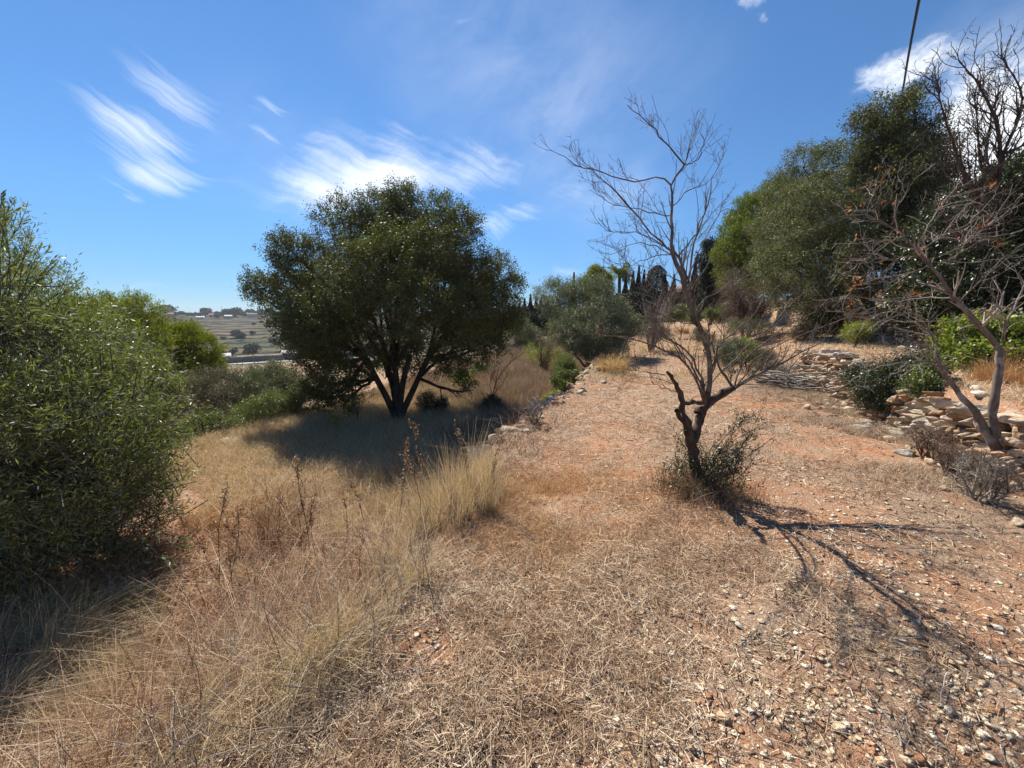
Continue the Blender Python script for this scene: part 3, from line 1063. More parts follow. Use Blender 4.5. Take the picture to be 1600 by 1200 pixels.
bush('straw coloured brushy bush on the far path left of the dead tree trunk', [(1020, 512, 16, 12), (1036, 520, 15.5, 10), (1005, 522, 15.5, 9)], 'scrub', 53, 420, 24, .045, .01, .1, twigs=500)
bush('small brown bush between the dead tree trunk and the green mound', [(1095, 522, 14, 10), (1108, 530, 13.5, 9)], 'scrub', 54, 320, 24, .04, .01, .09, twigs=400)
bush('low dull green bush under the bare grey tangle', [(1150, 512, 15.5, 12), (1175, 508, 15.5, 12), (1195, 514, 15, 10)], 'greyolive', 55, 520, 24, .045, .014, .1)
bush('small dry bush on the upper strip beside the dark spilling shrub', [(1250, 520, 13.5, 12), (1268, 524, 13, 9)], 'scrub', 56, 300, 24, .04, .01, .09, twigs=300)
bush('yellow green bush in the shade under the upper wall at the right', [(1335, 520, 10.6, 12), (1350, 515, 10.5, 10)], 'yellowgreen', 57, 260, 22, .035, .013, .08)

# right-hand trees
b = np.array([13.4, 14.5, gz(13.4, 14.5)])
lob = LB([(1262, 262, 15, 32), (1235, 300, 15.5, 34), (1300, 262, 14.5, 36), (1215, 350, 15.5, 36), (1270, 330, 13.5, 56), (1330, 290, 14, 46), (1200, 400, 15, 26), (1235, 420, 14, 48), (1300, 400, 12.6, 62), (1350, 360, 13, 52),
          (1230, 460, 14, 24), (1270, 455, 13.4, 34), (1330, 440, 12.4, 44), (1380, 420, 12.4, 46), (1320, 340, 15.5, 60), (1280, 400, 16, 60), (1370, 300, 15, 30)])
leafy('olive_tree', 'broad grey green olive tree hanging over the upper stone wall', 'tree', b, lob, M['rightolive'], M['darkbark'], 6000, 34, .065, .026, .15, r0=.17, rl=.03, seed=61, twigs=1200, sub=260, gap=.4, namp=.4)
b = np.array([13.2, 12.8, gz(13.2, 12.8)])
lob = LB([(1400, 180, 13, 34), (1375, 215, 13, 34), (1425, 215, 12.8, 38), (1360, 262, 13, 34), (1345, 195, 13.4, 18), (1410, 270, 12.4, 46), (1450, 280, 12.6, 36), (1385, 320, 12.6, 40), (1440, 330, 12, 42), (1455, 240, 13, 26), (1420, 150, 13.2, 12),
          (1400, 380, 12, 44), (1455, 400, 11.6, 40)])
leafy('holm_oak_tree', 'tall airy dark tree below the overhead cable with sky showing through', 'tree', b, lob, M['oak'], M['darkbark'], 2200, 28, .075, .034, .17, r0=.16, rl=.03, seed=62, twigs=1500, sub=500, gap=.78, gs=1.7, shell=.7, namp=.4)
b = np.array([12.0, 8.8, gz(12.0, 8.8)])
lob = LB([(1500, 380, 9.6, 60), (1560, 340, 9.4, 66), (1620, 330, 9.0, 90), (1520, 440, 9.0, 60), (1580, 430, 8.6, 66), (1470, 440, 9.8, 40), (1640, 450, 8.4, 80), (1480, 480, 9.4, 30), (1540, 480, 8.8, 34), (1430, 470, 10.2, 36), (1460, 500, 9.6, 22)])
leafy('carob_tree', 'dense black green carob tree filling the right edge behind the bare almond', 'tree', b, lob, M['darkshrub'], M['darkbark'], 5200, 30, .07, .035, .15, r0=.17, rl=.03, seed=63, twigs=700, sub=150)
b = np.array([15.6, 25.5, gz(15.6, 25.5)])
lob = LB([(1180, 335, 25, 30), (1215, 320, 25, 32), (1235, 345, 25, 36), (1155, 365, 25, 26), (1145, 395, 24.5, 26), (1180, 385, 24, 40), (1160, 425, 24.5, 34), (1205, 420, 24, 40), (1210, 370, 24, 40), (1185, 330, 26, 20)])
leafy('pine_tree', 'big sunlit green pine rising behind the broad olive tree on the right', 'tree', b, lob, M['farpine'], M['bark'], 3600, 36, .17, .034, .2, r0=.25, rl=.05, seed=64, twigs=300, sub=80, up=.6, out=.6, rnd=.5)
b = at(1112, 470, 30)
b[2] = gz(b[0], b[1])
leafy('cedar_tree', 'narrow blue green conifer at the left foot of the big pine', 'tree', b, LB([(1112, 385, 30, 10), (1110, 405, 30, 16), (1116, 428, 30, 20), (1122, 450, 30, 24)]), M['cypress'], M['bark'], 900, 30, .2, .05, .2, r0=.15, rl=.03, seed=65, sub=20)
b = at(940, 500, 32)
b[2] = gz(b[0], b[1])
leafy('pine_tree', 'young yellow green pine behind the bushy grey olive tree', 'tree', b, LB([(932, 432, 32, 13), (944, 442, 32, 12), (922, 447, 32, 13), (936, 457, 32, 18)]), M['pine'], M['bark'], 900, 30, .2, .04, .2, r0=.15, rl=.03, seed=66, sub=20, up=.6)

# ivy on the bank at the right
b = ground(1540, 585)
leafy('ivy_plant', 'sunlit yellow green ivy covering the bank behind the right almond tree', 'plant', b, LB([(1500, 530, 6.6, 26), (1535, 520, 6.4, 28), (1570, 530, 6.2, 26), (1600, 520, 6.2, 34), (1520, 555, 6.0, 18), (1485, 550, 6.6, 18), (1560, 555, 5.9, 18), (1640, 540, 5.9, 40)]),
      M['ivy'], M['darkbark'], 1000, 11, .06, .05, .12, r0=.03, rl=.01, seed=67, parts=('stem', 'foliage'), sub=60, gap=.6, gs=2.5, namp=.5, shell=.7)

# cypresses: one mesh family, copied
def cypress(seed, hgt, wid, leaf, name='cypress_tree', n=11000, top=1.0):
    g = np.random.default_rng(seed)
    root = thing(name, 'cypress', 'tree', (0, 0, 0))
    z = g.random(n) ** .85
    prof = np.clip((1 - z) * 1.6, 0, 1) ** 1.15 * np.clip(z * 5 + .4, 0, 1) + .01 if top > .9 else np.sqrt(np.clip(1 - (2 * z - 1) ** 2, 0, 1)) + .08
    a = g.uniform(0, 2 * pi, n)
    rad = wid * .5 * prof * (1 + .3 * vnoise(np.cos(a) * 2, z * 9, np.sin(a) * 2, seed)) * (1 - .5 * g.random(n) ** 2)
    C = np.stack([np.cos(a) * rad, np.sin(a) * rad, .05 + z * (hgt - .3)], -1)
    D = np.stack([np.cos(a) * .35, np.sin(a) * .35, np.ones(n)], -1) + g.normal(size=(n, 3)) * .25
    v, f = leaf_quads(C, D, g.uniform(.18, .4, n) * (1 - .55 * z), .09 * (1 - .5 * z), g)
    Acc().add(v, f).build('crown', leaf, root)
    P = resample([(0, 0, -.3), (0.02, 0, hgt * .5), (0, 0, hgt * .95)], 6)[None]
    v, f = tubes(P, np.linspace(.12, .02, 6)[None], 6)
    Acc().add(v, f).build('trunk', M['darkbark'], root)
    return root


cyA = cypress(71, 7, .95, M['cypress'])
cyB = cypress(72, 7, 1.15, M['cypress'])
cyR = cypress(73, 6, 2.0, M['cypress'], top=.5)
first = {0: True, 1: True, 2: True}
fam = [cyA, cyB, cyR]


def put_cypress(px, pytop, Yd, k, label, wscale=1.0, group='cypress trees at the end of the terrace'):
    top = at(px, pytop - 5, Yd)
    zb = gz(top[0], top[1])
    h0 = 7 if k < 2 else 6
    s = (top[2] - zb) / h0
    loc = (top[0], top[1], zb)
    if first[k]:
        first[k] = False
        r = fam[k]
        r.location = tuple(float(q) for q in loc)
        r['label'] = label
        r['group'] = group
        r.scale = (s * wscale, s * wscale, s)
    else:
        r = copy_tree(fam[k], loc, rng.uniform(0, 6), (s * wscale, s * wscale, s), label, group)
    return r


put_cypress(897, 428, 40, 0, 'lone cypress tip showing above the bushy grey olive tree', .9)
for i, (px, py, Yd, k) in enumerate([(812, 478, 46, 0), (820, 470, 45, 0), (829, 463, 44, 0), (838, 467, 44, 1), (846, 468, 43, 1), (855, 472, 42, 1)]):
    put_cypress(px, py, Yd, k, ['short cypress, leftmost of the dark group beside the big round tree', 'cypress, second from the left in the dark group beside the big round tree', 'tallest cypress of the dark group beside the big round tree',
                                'cypress just right of the tallest one in the dark group beside the big round tree', 'fifth cypress from the left in the dark group beside the big round tree', 'cypress touching the bushy grey olive tree'][i], 1.5 if k else 1.3, 'dark cypress group beside the big round tree')
for i, (px, py, Yd, k, ws) in enumerate([(978, 436, 46, 1, 1.3), (990, 426, 45, 0, 1.2), (999, 418, 45, 0, 1.1), (1007, 424, 46, 0, 1.1), (1014, 426, 44, 0, 1.2), (1028, 417, 42, 2, 1.0), (1040, 432, 46, 0, 1.5), (1054, 432, 46, 1, 1.2), (1072, 430, 46, 0, 1.2), (1088, 406, 40, 0, 1.15), (1101, 410, 40, 0, 1.15)]):
    put_cypress(px, py, Yd, k, ['stubby cypress, first to the right of the palm', 'slim cypress, second to the right of the palm', 'tall pointed cypress left of the round topped tree', 'slim cypress between two others left of the round topped tree',
                                'thin cypress touching the round topped tree on its left', 'dark evergreen with a round top behind the dead tree branches', 'cypress close to the right of the round topped tree', 'wide cypress hidden behind the dead tree trunk',
                                'cypress seen between the two upper stems of the dead tree', 'pointed cypress right of the dead tree, left one of a pair', 'pointed cypress next to the blue green conifer, right one of a pair'][i], ws)
# low dark hedge under them
bush('dark hedge running under the cypress row beyond the dead tree', [(985, 478, 44, 20), (1005, 475, 44, 22), (1030, 478, 44, 22), (1055, 480, 44, 20), (1080, 478, 42, 22), (1100, 474, 40, 22), (965, 480, 44, 14)], 'cypress', 75, 1600, 26, .25, .1, .35, name='hedge', cat='hedge')
bush('dark hedge behind the small round grey bush beyond the big tree', [(800, 500, 46, 18), (820, 500, 45, 20), (842, 500, 44, 20), (860, 500, 42, 18), (780, 505, 48, 18), (760, 505, 48, 18), (735, 508, 48, 18)], 'cypress', 76, 1600, 26, .25, .1, .35, name='hedge', cat='hedge')

# palm
pb = at(966, 480, 52)
pb[2] = gz(pb[0], pb[1])
pt = at(968, 429, 52)
palm = thing('palm_tree', 'small fan of palm fronds on a thin trunk above the cypress row', 'tree', pb)
v, f = tubes(resample([pb + (0, 0, -.3), (pb + pt) / 2 + (.1, 0, 0), pt], 8)[None], np.linspace(.26, .2, 8)[None], 8)
Acc().add(v, f).build('trunk', M['darkbark'], palm, origin=pb)
g = np.random.default_rng(9)
nf = 46
a = g.uniform(0, 2 * pi, nf)
e = g.uniform(-.35, 1.4, nf)
fr = []
for i in range(nf):
    d = np.array([cos(a[i]) * cos(e[i]), sin(a[i]) * cos(e[i]), sin(e[i])])
    p = [pt]
    for k in range(7):
        d = unit(d + np.array([0, 0, -.11]))
        p.append(p[-1] + d * .24)
    fr.append(p)
fr = np.array(fr)
ac = Acc()
v, f = tubes(fr, np.broadcast_to(np.linspace(.03, .01, 8), fr.shape[:2]), 3)
ac.add(v, f)
n = nf * 70
i = g.integers(nf, size=n)
t = g.uniform(1, 6.95, n)
i0 = t.astype(int)
C = fr[i, i0] + (fr[i, i0 + 1] - fr[i, i0]) * (t - i0)[:, None]
T = unit(fr[i, i0 + 1] - fr[i, i0])
D = T + unit(np.cross(T, g.normal(size=(n, 3)))) * 1.1 + np.array([0, 0, -.1])
v, f = leaf_quads(C, D, .36, .06, g)
ac.add(v, f)
ac.build('crown', M['farpine'], palm, origin=pb)

# house glimpsed behind the cypresses
hb = at(1070, 470, 58)
hz = gz(hb[0], hb[1])
house = thing('house', 'ochre house with a tiled roof glimpsed behind the cypress row', 'house', (hb[0], hb[1], hz))


def box(ac, x0, x1, y0, y1, z0, z1, mat_=0):
    v = [(x, y, z) for z in (z0, z1) for (x, y) in ((x0, y0), (x1, y0), (x1, y1), (x0, y1))]
    ac.add(v, [(0, 3, 2, 1), (4, 5, 6, 7), (0, 1, 5, 4), (1, 2, 6, 5), (2, 3, 7, 6), (3, 0, 4, 7)], mat_)


MW = plain('ochre_render', (.2, .14, .1), .9, .15, 1.2)
MR = plain('terracotta_tile', (.2, .1, .065), .9, .3, 4)
MG = plain('dark_window_glass', (.03, .035, .04), .2, .1, 1)
ac = Acc()
hh = 2.7
box(ac, -4, 4, -3, 3, -.5, hh)
ac.build('wall', MW, house)
ac = Acc()
ac.add([(-4.4, -3.4, hh), (4.4, -3.4, hh), (4.4, 3.4, hh), (-4.4, 3.4, hh), (-2, 0, hh + 1.3), (2, 0, hh + 1.3)], [(0, 1, 5, 4), (2, 3, 4, 5)])
ac.add([(-4.4, -3.4, hh), (4.4, -3.4, hh), (4.4, 3.4, hh), (-4.4, 3.4, hh), (-2, 0, hh + 1.3), (2, 0, hh + 1.3)], [(3, 0, 4), (1, 2, 5)])
ac.build('roof', MR, house)
for xx in (-2.4, 0, 2.4):
    ac = Acc()
    box(ac, xx - .45, xx + .45, -3.03, -2.98, 1.0, 2.2)
    ac.build('window', MG, house)


# ------------------------------------------------------------------ bare trees
def px_line(pts, Y0, K=12, Y1=None):
    """limb through photo points with its own distance at each end"""
    n = len(pts)
    Y1 = Y0 if Y1 is None else Y1
    return smooth_line(resample([at(x, y, Y0 + (Y1 - Y0) * i / max(1, n - 1)) for i, (x, y) in enumerate(pts)], K))


def bare_tree(name, label, base, limbs, m_main, m_twig, seed, lv, cat='tree', trunk=None, m_trunk=None, K=12, parts=('branch', 'twigs')):
    """limbs: (points, Y0, Y1, r0, r1)"""
    g = np.random.default_rng(seed)
    root = thing(name, label, cat, base)
    P = np.array([px_line(l[0], l[1], K, l[2]) for l in limbs])
    P[:, 1:] += g.normal(size=P[:, 1:].shape) * .006
    R = .72 * np.array([np.linspace(l[3], l[4], K) for l in limbs]) * (1 + .08 * g.normal(size=(len(limbs), K)))
    if trunk is not None:
        PT = np.array([px_line(l[0], l[1], 16, l[2]) for l in trunk])
        RT = np.array([np.interp(np.linspace(0, 1, 16), np.linspace(0, 1, len(l[3])), l[3]) for l in trunk]) * (1 + .13 * g.normal(size=(len(trunk), 16)))
        PT[:, 1:-1] += g.normal(size=PT[:, 1:-1].shape) * .006
        v, f = tubes(PT, RT, 10)
        Acc().add(v, f).build('trunk', m_trunk or m_main, root, smooth=True, origin=base)
    v, f = tubes(P, R, 7)
    Acc().add(v, f).build(parts[0], m_main, root, smooth=True, origin=base)
    ac = Acc()
    srcP, srcR = P, R
    allP = [P]
    for (n, L, ang, rr, kk, wob, up, t0, rmin, ns) in lv:
        P2, R2 = grow(srcP, srcR, n, L, ang, rr, kk, wob, up, t0, g=g, rmin=rmin)
        v, f = tubes(P2, R2, ns)
        ac.add(v, f)
        allP.append(P2)
        srcP, srcR = P2, R2
    ac.build(parts[1], m_twig, root, smooth=False, origin=base)
    return root, allP


# the bare almond tree in the middle right
b = ground(1096, 765)
Yb = b[1]
d0 = Yb
limbs = [
    ([(1107, 612), (1111, 575), (1107, 550), (1097, 520), (1085, 500), (1080, 479), (1071, 449), (1056, 410), (1050, 390)], d0, d0 - .1, .034, .019),
    ([(1050, 392), (1049, 375), (1050, 335), (1049, 290), (1057, 275), (1069, 257)], d0 - .1, d0, .018, .009),
    ([(1069, 257), (1050, 235), (1035, 217), (1025, 202), (1005, 187), (981, 165)], d0, d0 + .25, .009, .004),
    ([(1049, 290), (1032, 277), (1020, 276), (990, 284), (967, 281), (942, 271), (927, 262), (912, 265), (897, 264), (882, 244)], d0, d0 - .5, .009, .003),
    ([(1052, 395), (1045, 387), (1020, 367), (1000, 342), (980, 320), (960, 300), (945, 285), (932, 270), (922, 260)], d0, d0 - .35, .011, .004),
    ([(1083, 492), (1082, 465), (1075, 437), (1067, 420), (1060, 402), (1050, 385)], d0, d0 + .05, .022, .012),
    ([(1075, 440), (1077, 415), (1085, 375), (1098, 340), (1110, 310), (1112, 275), (1125, 255), (1135, 232)], d0, d0 + .45, .013, .003),
    ([(1050, 322), (1067, 305), (1080, 292), (1107, 285), (1122, 270)], d0, d0 + .3, .007, .003),
    ([(1069, 257), (1085, 255), (1097, 240), (1102, 222), (1095, 205)], d0, d0 - .3, .006, .0025),
    ([(1069, 257), (1077, 235), (1085, 215), (1088, 199)], d0, d0 + .2, .006, .0025),
    ([(1052, 392), (1030, 378), (1010, 365), (980, 362), (957, 364), (941, 359)], d0, d0 - .55, .007, .0025),
    ([(1050, 337), (1035, 334), (1010, 332), (985, 325), (960, 322), (945, 310), (927, 294)], d0, d0 + .5, .007, .0025),
    ([(1050, 398), (1022, 397), (1000, 410), (980, 414), (960, 411)], d0, d0 - .3, .006, .002),
    ([(1054, 400), (1010, 377), (987, 382), (967, 394), (945, 400)], d0, d0 + .3, .006, .002),
    ([(1060, 400), (1085, 370), (1095, 340), (1105, 320), (1103, 300)], d0, d0 - .4, .008, .003),
    ([(1078, 425), (1100, 375), (1117, 345), (1135, 320), (1142, 334)], d0, d0 + .6, .008, .0025),
    ([(1065, 440), (1030, 425), (1000, 428), (965, 420)], d0, d0 - .6, .006, .002),
    ([(1100, 640), (1125, 615), (1147, 607), (1172, 592), (1202, 575), (1235, 560), (1265, 545), (1292, 530)], d0, d0 + .35, .030, .004),
    ([(1147, 607), (1135, 592), (1120, 567), (1110, 532), (1106, 500)], d0 + .05, d0 + .3, .018, .005),
    ([(1147, 607), (1152, 580), (1175, 550), (1210, 522), (1245, 500), (1290, 482)], d0 + .1, d0 + .7, .012, .003),
    ([(1150, 606), (1180, 560), (1215, 540), (1260, 520), (1300, 506)], d0 + .1, d0 - .4, .010, .003),
    ([(1106, 606), (1120, 588), (1150, 560), (1180, 530), (1215, 495), (1240, 470), (1270, 448)], d0, d0 + .8, .010, .003),
    ([(1109, 572), (1118, 548), (1135, 525), (1165, 505), (1195, 470), (1225, 440)], d0, d0 + .5, .009, .003),
    ([(1265, 545), (1240, 570), (1218, 592), (1212, 606)], d0 + .3, d0 + .1, .006, .002),
    ([(1103, 634), (1100, 600), (1092, 575), (1085, 562), (1070, 545), (1055, 535), (1022, 520), (1005, 508)], d0, d0 - .3, .016, .005),
    ([(1103, 634), (1098, 620), (1090, 595), (1075, 570), (1060, 555), (1035, 547), (997, 532), (960, 522), (927, 528)], d0, d0 - .6, .016, .003),
    ([(1103, 634), (1100, 610), (1085, 575), (1060, 545), (1030, 515), (1000, 495), (978, 482)], d0, d0 + .4, .014, .003),
    ([(1085, 500), (1060, 480), (1030, 465), (1000, 462), (975, 450)], d0, d0 - .5, .009, .003),
    ([(1082, 485), (1110, 460), (1140, 450), (1170, 430)], d0, d0 + .5, .008, .003),
    ([(1040, 586), (1015, 583), (990, 579), (970, 574)], d0, d0 - .3, .006, .002),
    ([(1056, 612), (1035, 606), (1018, 598)], d0, d0 - .2, .006, .003),
    ([(1056, 600), (1020, 590), (995, 588), (970, 600)], d0, d0 + .3, .005, .0015),
    ([(1109, 575), (1125, 560), (1160, 545), (1200, 552), (1230, 560)], d0, d0 - .5, .006, .002),
    ([(1088, 508), (1050, 500), (1020, 485), (990, 480)], d0, d0 - .7, .006, .002),
]
trunk = [
    ([(1098, 772), (1090, 745), (1085, 715), (1080, 690), (1078, 672)], d0, d0, [.078, .055, .05, .052, .044]),
    ([(1083, 690), (1088, 672), (1094, 655), (1100, 637), (1105, 612)], d0, d0 + .03, [.044, .038, .036, .037, .028]),
    ([(1080, 690), (1073, 662), (1067, 640), (1067, 622), (1061, 606), (1050, 594), (1042, 581)], d0, d0 - .08, [.046, .038, .032, .025, .021, .017, .012]),
    ([(1072, 660), (1062, 652), (1057, 641)], d0, d0 - .06, [.024, .018, .02]),
    ([(1070, 630), (1085, 628), (1094, 630)], d0 - .03, d0, [.018, .018, .016]),
    ([(1090, 645), (1110, 628), (1130, 613), (1147, 606)], d0, d0 + .04, [.036, .03, .028, .026]),
]
lv = [(300, (.12, .42), (22, 50), .5, 6, .09, .32, .10, .0021, 4), (950, (.05, .2), (28, 60), .6, 5, .13, .2, .15, .0015, 3), (2000, (.012, .05), (40, 80), .8, 3, .2, 0, .1, .0016, 3)]
almond, aP = bare_tree('almond_tree', 'bare leafless almond tree with forked dark trunk standing alone on the mown terrace', b, limbs, M['almondbark'], M['almondbark'], 81, lv, trunk=trunk, m_trunk=M['almondbase'])

# right almond, pale bark and a few orange leaves
b = ground(1574, 742)
d1 = b[1]
limbs = [
    ([(1563, 548), (1542, 522), (1522, 499), (1494, 467), (1465, 436), (1437, 391), (1412, 366), (1394, 351), (1372, 338), (1347, 332), (1319, 338)], d1 + .05, d1 + .5, .034, .006),
    ([(1566, 535), (1571, 499), (1563, 480), (1550, 470), (1525, 485)], d1, d1 - .2, .016, .004),
    ([(1571, 510), (1590, 470), (1610, 420), (1640, 380)], d1, d1 + .2, .014, .004),
    ([(1463, 560), (1463, 539), (1453, 513), (1442, 498), (1427, 490), (1400, 486), (1370, 490), (1345, 498)], d1 + .2, d1 + .3, .017, .004),
    ([(1463, 539), (1427, 540), (1404, 551), (1376, 571)], d1 + .2, d1 + .1, .008, .003),
    ([(1466, 568), (1440, 562), (1416, 565), (1370, 574), (1341, 588), (1330, 598)], d1 + .2, d1 + .1, .009, .003),
    ([(1475, 585), (1445, 560), (1420, 548), (1400, 540)], d1 + .2, d1 + .5, .008, .003),
    ([(1440, 398), (1462, 412), (1491, 404), (1516, 372), (1545, 350)], d1 + .3, d1 + .1, .009, .003),
    ([(1437, 391), (1470, 370), (1520, 345), (1570, 325)], d1 + .3, d1 + .6, .009, .003),
    ([(1440, 400), (1400, 405), (1360, 412), (1320, 410)], d1 + .3, d1 + .2, .009, .003),
    ([(1450, 415), (1410, 430), (1370, 435), (1330, 432)], d1 + .2, d1 + .5, .008, .003),
    ([(1412, 366), (1390, 380), (1365, 376), (1345, 370)], d1 + .4, d1 + .2, .007, .003),
    ([(1500, 470), (1530, 440), (1560, 410), (1600, 380)], d1 + .2, d1, .009, .003),
    ([(1480, 455), (1440, 460), (1390, 470), (1330, 462), (1270, 470)], d1 + .2, d1 + .4, .009, .003),
    ([(1394, 351), (1400, 325), (1420, 295), (1440, 270)], d1 + .4, d1 + .3, .007, .002),
    ([(1437, 391), (1450, 350), (1475, 315), (1500, 290)], d1 + .3, d1 + .3, .008, .002),
    ([(1453, 513), (1430, 500), (1390, 505), (1340, 490), (1290, 486)], d1 + .3, d1 + .2, .007, .002),
    ([(1372, 338), (1360, 320), (1366, 300), (1380, 285)], d1 + .5, d1 + .5, .006, .002),
]
trunk = [
    ([(1576, 750), (1560, 715), (1554, 689), (1551, 654), (1554, 614), (1560, 580), (1564, 546)], d1, d1 + .05, [.055, .04, .036, .033, .032, .031, .031]),
    ([(1556, 705), (1545, 680), (1531, 654), (1508, 625), (1485, 600), (1468, 574), (1463, 556)], d1, d1 + .2, [.032, .03, .028, .026, .024, .021, .018]),
    ([(1592, 762), (1580, 735), (1566, 712), (1556, 692)], d1 - .1, d1, [.03, .03, .028, .02]),
]
lv = [(260, (.15, .5), (25, 60), .55, 6, .2, .12, .1, .0022, 4), (600, (.06, .25), (30, 65), .6, 5, .25, .1, .15, .0016, 3), (700, (.015, .06), (40, 80), .8, 3, .2, 0, .1, .0015, 3)]
alm2, a2P = bare_tree('almond_tree', 'leaning pale almond tree with two stems and a few orange leaves at the right', b, limbs, M['palebark'], M['twig'], 82, lv, trunk=trunk, m_trunk=M['palebark'])
g = np.random.default_rng(83)
tp = a2P[1][:, -1]
tp = tp[tp[:, 2] > 1.7]
i = g.choice(len(tp), 42)
k = np.repeat(i, 3)
C = tp[k] + g.normal(size=(len(k), 3)) * .02
D = g.normal(size=(len(k), 3)) + np.array([0, 0, -1.2])
v, f = leaf_quads(C, D, g.uniform(.025, .048, len(k)), .018, g)
Acc().add(v, f).build('dead_leaves', M['deadleaf'], alm2, origin=b)

# dark leafless tree, upper right
b = np.array([11.2, 9.6, gz(11.2, 9.6)])
Yt = 8.6
limbs = [
    ([(1560, 470), (1550, 400), (1548, 340), (1560, 290), (1568, 240), (1560, 190), (1540, 150), (1520, 115), (1500, 97)], Yt, Yt, .10, .012),
    ([(1548, 350), (1520, 300), (1500, 260), (1485, 210), (1470, 165), (1462, 130)], Yt, Yt - .5, .06, .01),
    ([(1568, 240), (1590, 190), (1600, 150), (1580, 110), (1565, 85)], Yt, Yt + .6, .04, .01),
    ([(1550, 380), (1590, 330), (1620, 260), (1640, 190)], Yt, Yt + .4, .05, .01),
    ([(1545, 310), (1530, 250), (1530, 200), (1520, 160), (1528, 130)], Yt + .3, Yt + .6, .035, .008),
    ([(1560, 290), (1540, 250), (1545, 200), (1560, 140)], Yt, Yt + .5, .03, .008),
    ([(1520, 300), (1490, 290), (1470, 260), (1460, 230)], Yt, Yt + .5, .03, .007),
    ([(1555, 430), (1510, 380), (1480, 350), (1465, 320)], Yt, Yt - .4, .04, .008),
    ([(1568, 240), (1600, 230), (1630, 170), (1640, 110)], Yt, Yt - .4, .04, .008),
]
lv = [(300, (.4, 1.3), (15, 45), .45, 8, .2, .4, .15, .008, 5), (1200, (.12, .5), (25, 65), .6, 6, .25, .2, .1, .005, 3), (1500, (.04, .12), (40, 85), .8, 3, .25, .1, .1, .005, 3)]
bare_tree('fig_tree', 'dark leafless tree with knobbly upright branches against the white cloud', b, limbs, M['darkbark'], M['darkbark'], 84, lv)


def tangle(label, px, py, Yd, wpx, hpx, n, seed, m='twig', name='bare_shrub', r=.006, cat='shrub', base_py=None, wild=.22, rm=.0028):
    """leafless shrub: stems from the ground, side twigs all round"""
    g = np.random.default_rng(seed)
    if Yd < 10:
        b = ground(px, py + hpx)
        Yd = b[1]
        c = at(px, py, Yd)
        zb = b[2]
    else:
        c = at(px, py, Yd)
        zb = gz(c[0], c[1])
        b = np.array([c[0], c[1], zb])
    root = thing(name, label, cat, b)
    wv, hv = wpx / F * Yd, max(.25, (c[2] + hpx / F * Yd) - zb)
    ns = 16
    P = []
    for i in range(ns):
        a = g.uniform(0, 2 * pi)
        e = b + np.array([cos(a) * wv * g.uniform(.3, 1), sin(a) * wv * g.uniform(.3, 1), hv * g.uniform(.55, 1)])
        s = b + np.array([cos(a), sin(a), 0]) * .06
        P.append(smooth_line(resample([s, (s + e) / 2 + np.array([-cos(a) * wv * .1, -sin(a) * wv * .1, hv * .1]) + g.normal(size=3) * .08, e], 8)))
    P = np.array(P)
    R = np.broadcast_to(np.linspace(r * 2.2, r * .6, 8), P.shape[:2])
    v, f = tubes(P, R, 5)
    Acc().add(v, f).build('stem', M[m], root, origin=b)
    L = hv * .38
    P2, R2 = grow(P, R, n // 3, (L * .5, L), (25, 70), .6, 6, wild, .05, .2, g=g, rmin=rm)
    P3, R3 = grow(P2, R2, n, (L * .2, L * .6), (25, 70), .6, 5, wild, .0, .1, g=g, rmin=rm * .7)
    ac = Acc()
    for (p, q_) in ((P2, R2), (P3, R3)):
        v, f = tubes(p, q_, 3)
        ac.add(v, f)
    ac.build('twigs', M[m], root, origin=b)
    return root


tangle('rounded tangle of bare grey twigs in front of the broad olive tree', 1170, 460, 17, 58, 42, 2600, 91, 'browntwig', r=.012, rm=.007)
tangle('arching whitish bare shrub behind the left branches of the dead almond', 1022, 475, 15, 34, 36, 420, 92, 'twig', r=.012, rm=.006)
tangle('grey dry twiggy shrub at the foot of the low wall, left of the pale almond', 1450, 690, 4.9, 40, 28, 900, 93, 'browntwig', r=.004, name='dry_shrub', rm=.0018)
tangle('dry brown shrub on the straw in front of the low wall', 1490, 715, 4.4, 45, 30, 900, 94, 'browntwig', r=.004, name='dry_shrub', rm=.0018)
tangle('dry grey bush touching the base of the pale almond tree', 1530, 740, 3.9, 46, 40, 800, 95, 'twig', r=.004, name='dry_shrub', rm=.0015)
tangle('dry twiggy bush below the dark bramble', 1405, 640, 6.0, 38, 18, 600, 96, 'browntwig', r=.004, name='dry_shrub', rm=.0018)
tangle('pale dry bush on the bank between the path and the low wall', 1225, 575, 9.5, 30, 22, 600, 97, 'twig', r=.005, name='dry_shrub', rm=.003)
tangle('bare brown stem cluster in the weeds left of the grey olive', 850, 535, 15, 14, 24, 160, 98, 'browntwig', r=.01, name='dead_sapling', rm=.004)
tangle('broken dry stalks at the ruined terrace edge', 835, 640, 8.2, 26, 22, 200, 99, 'twig', r=.006, name='dry_shrub', rm=.003)

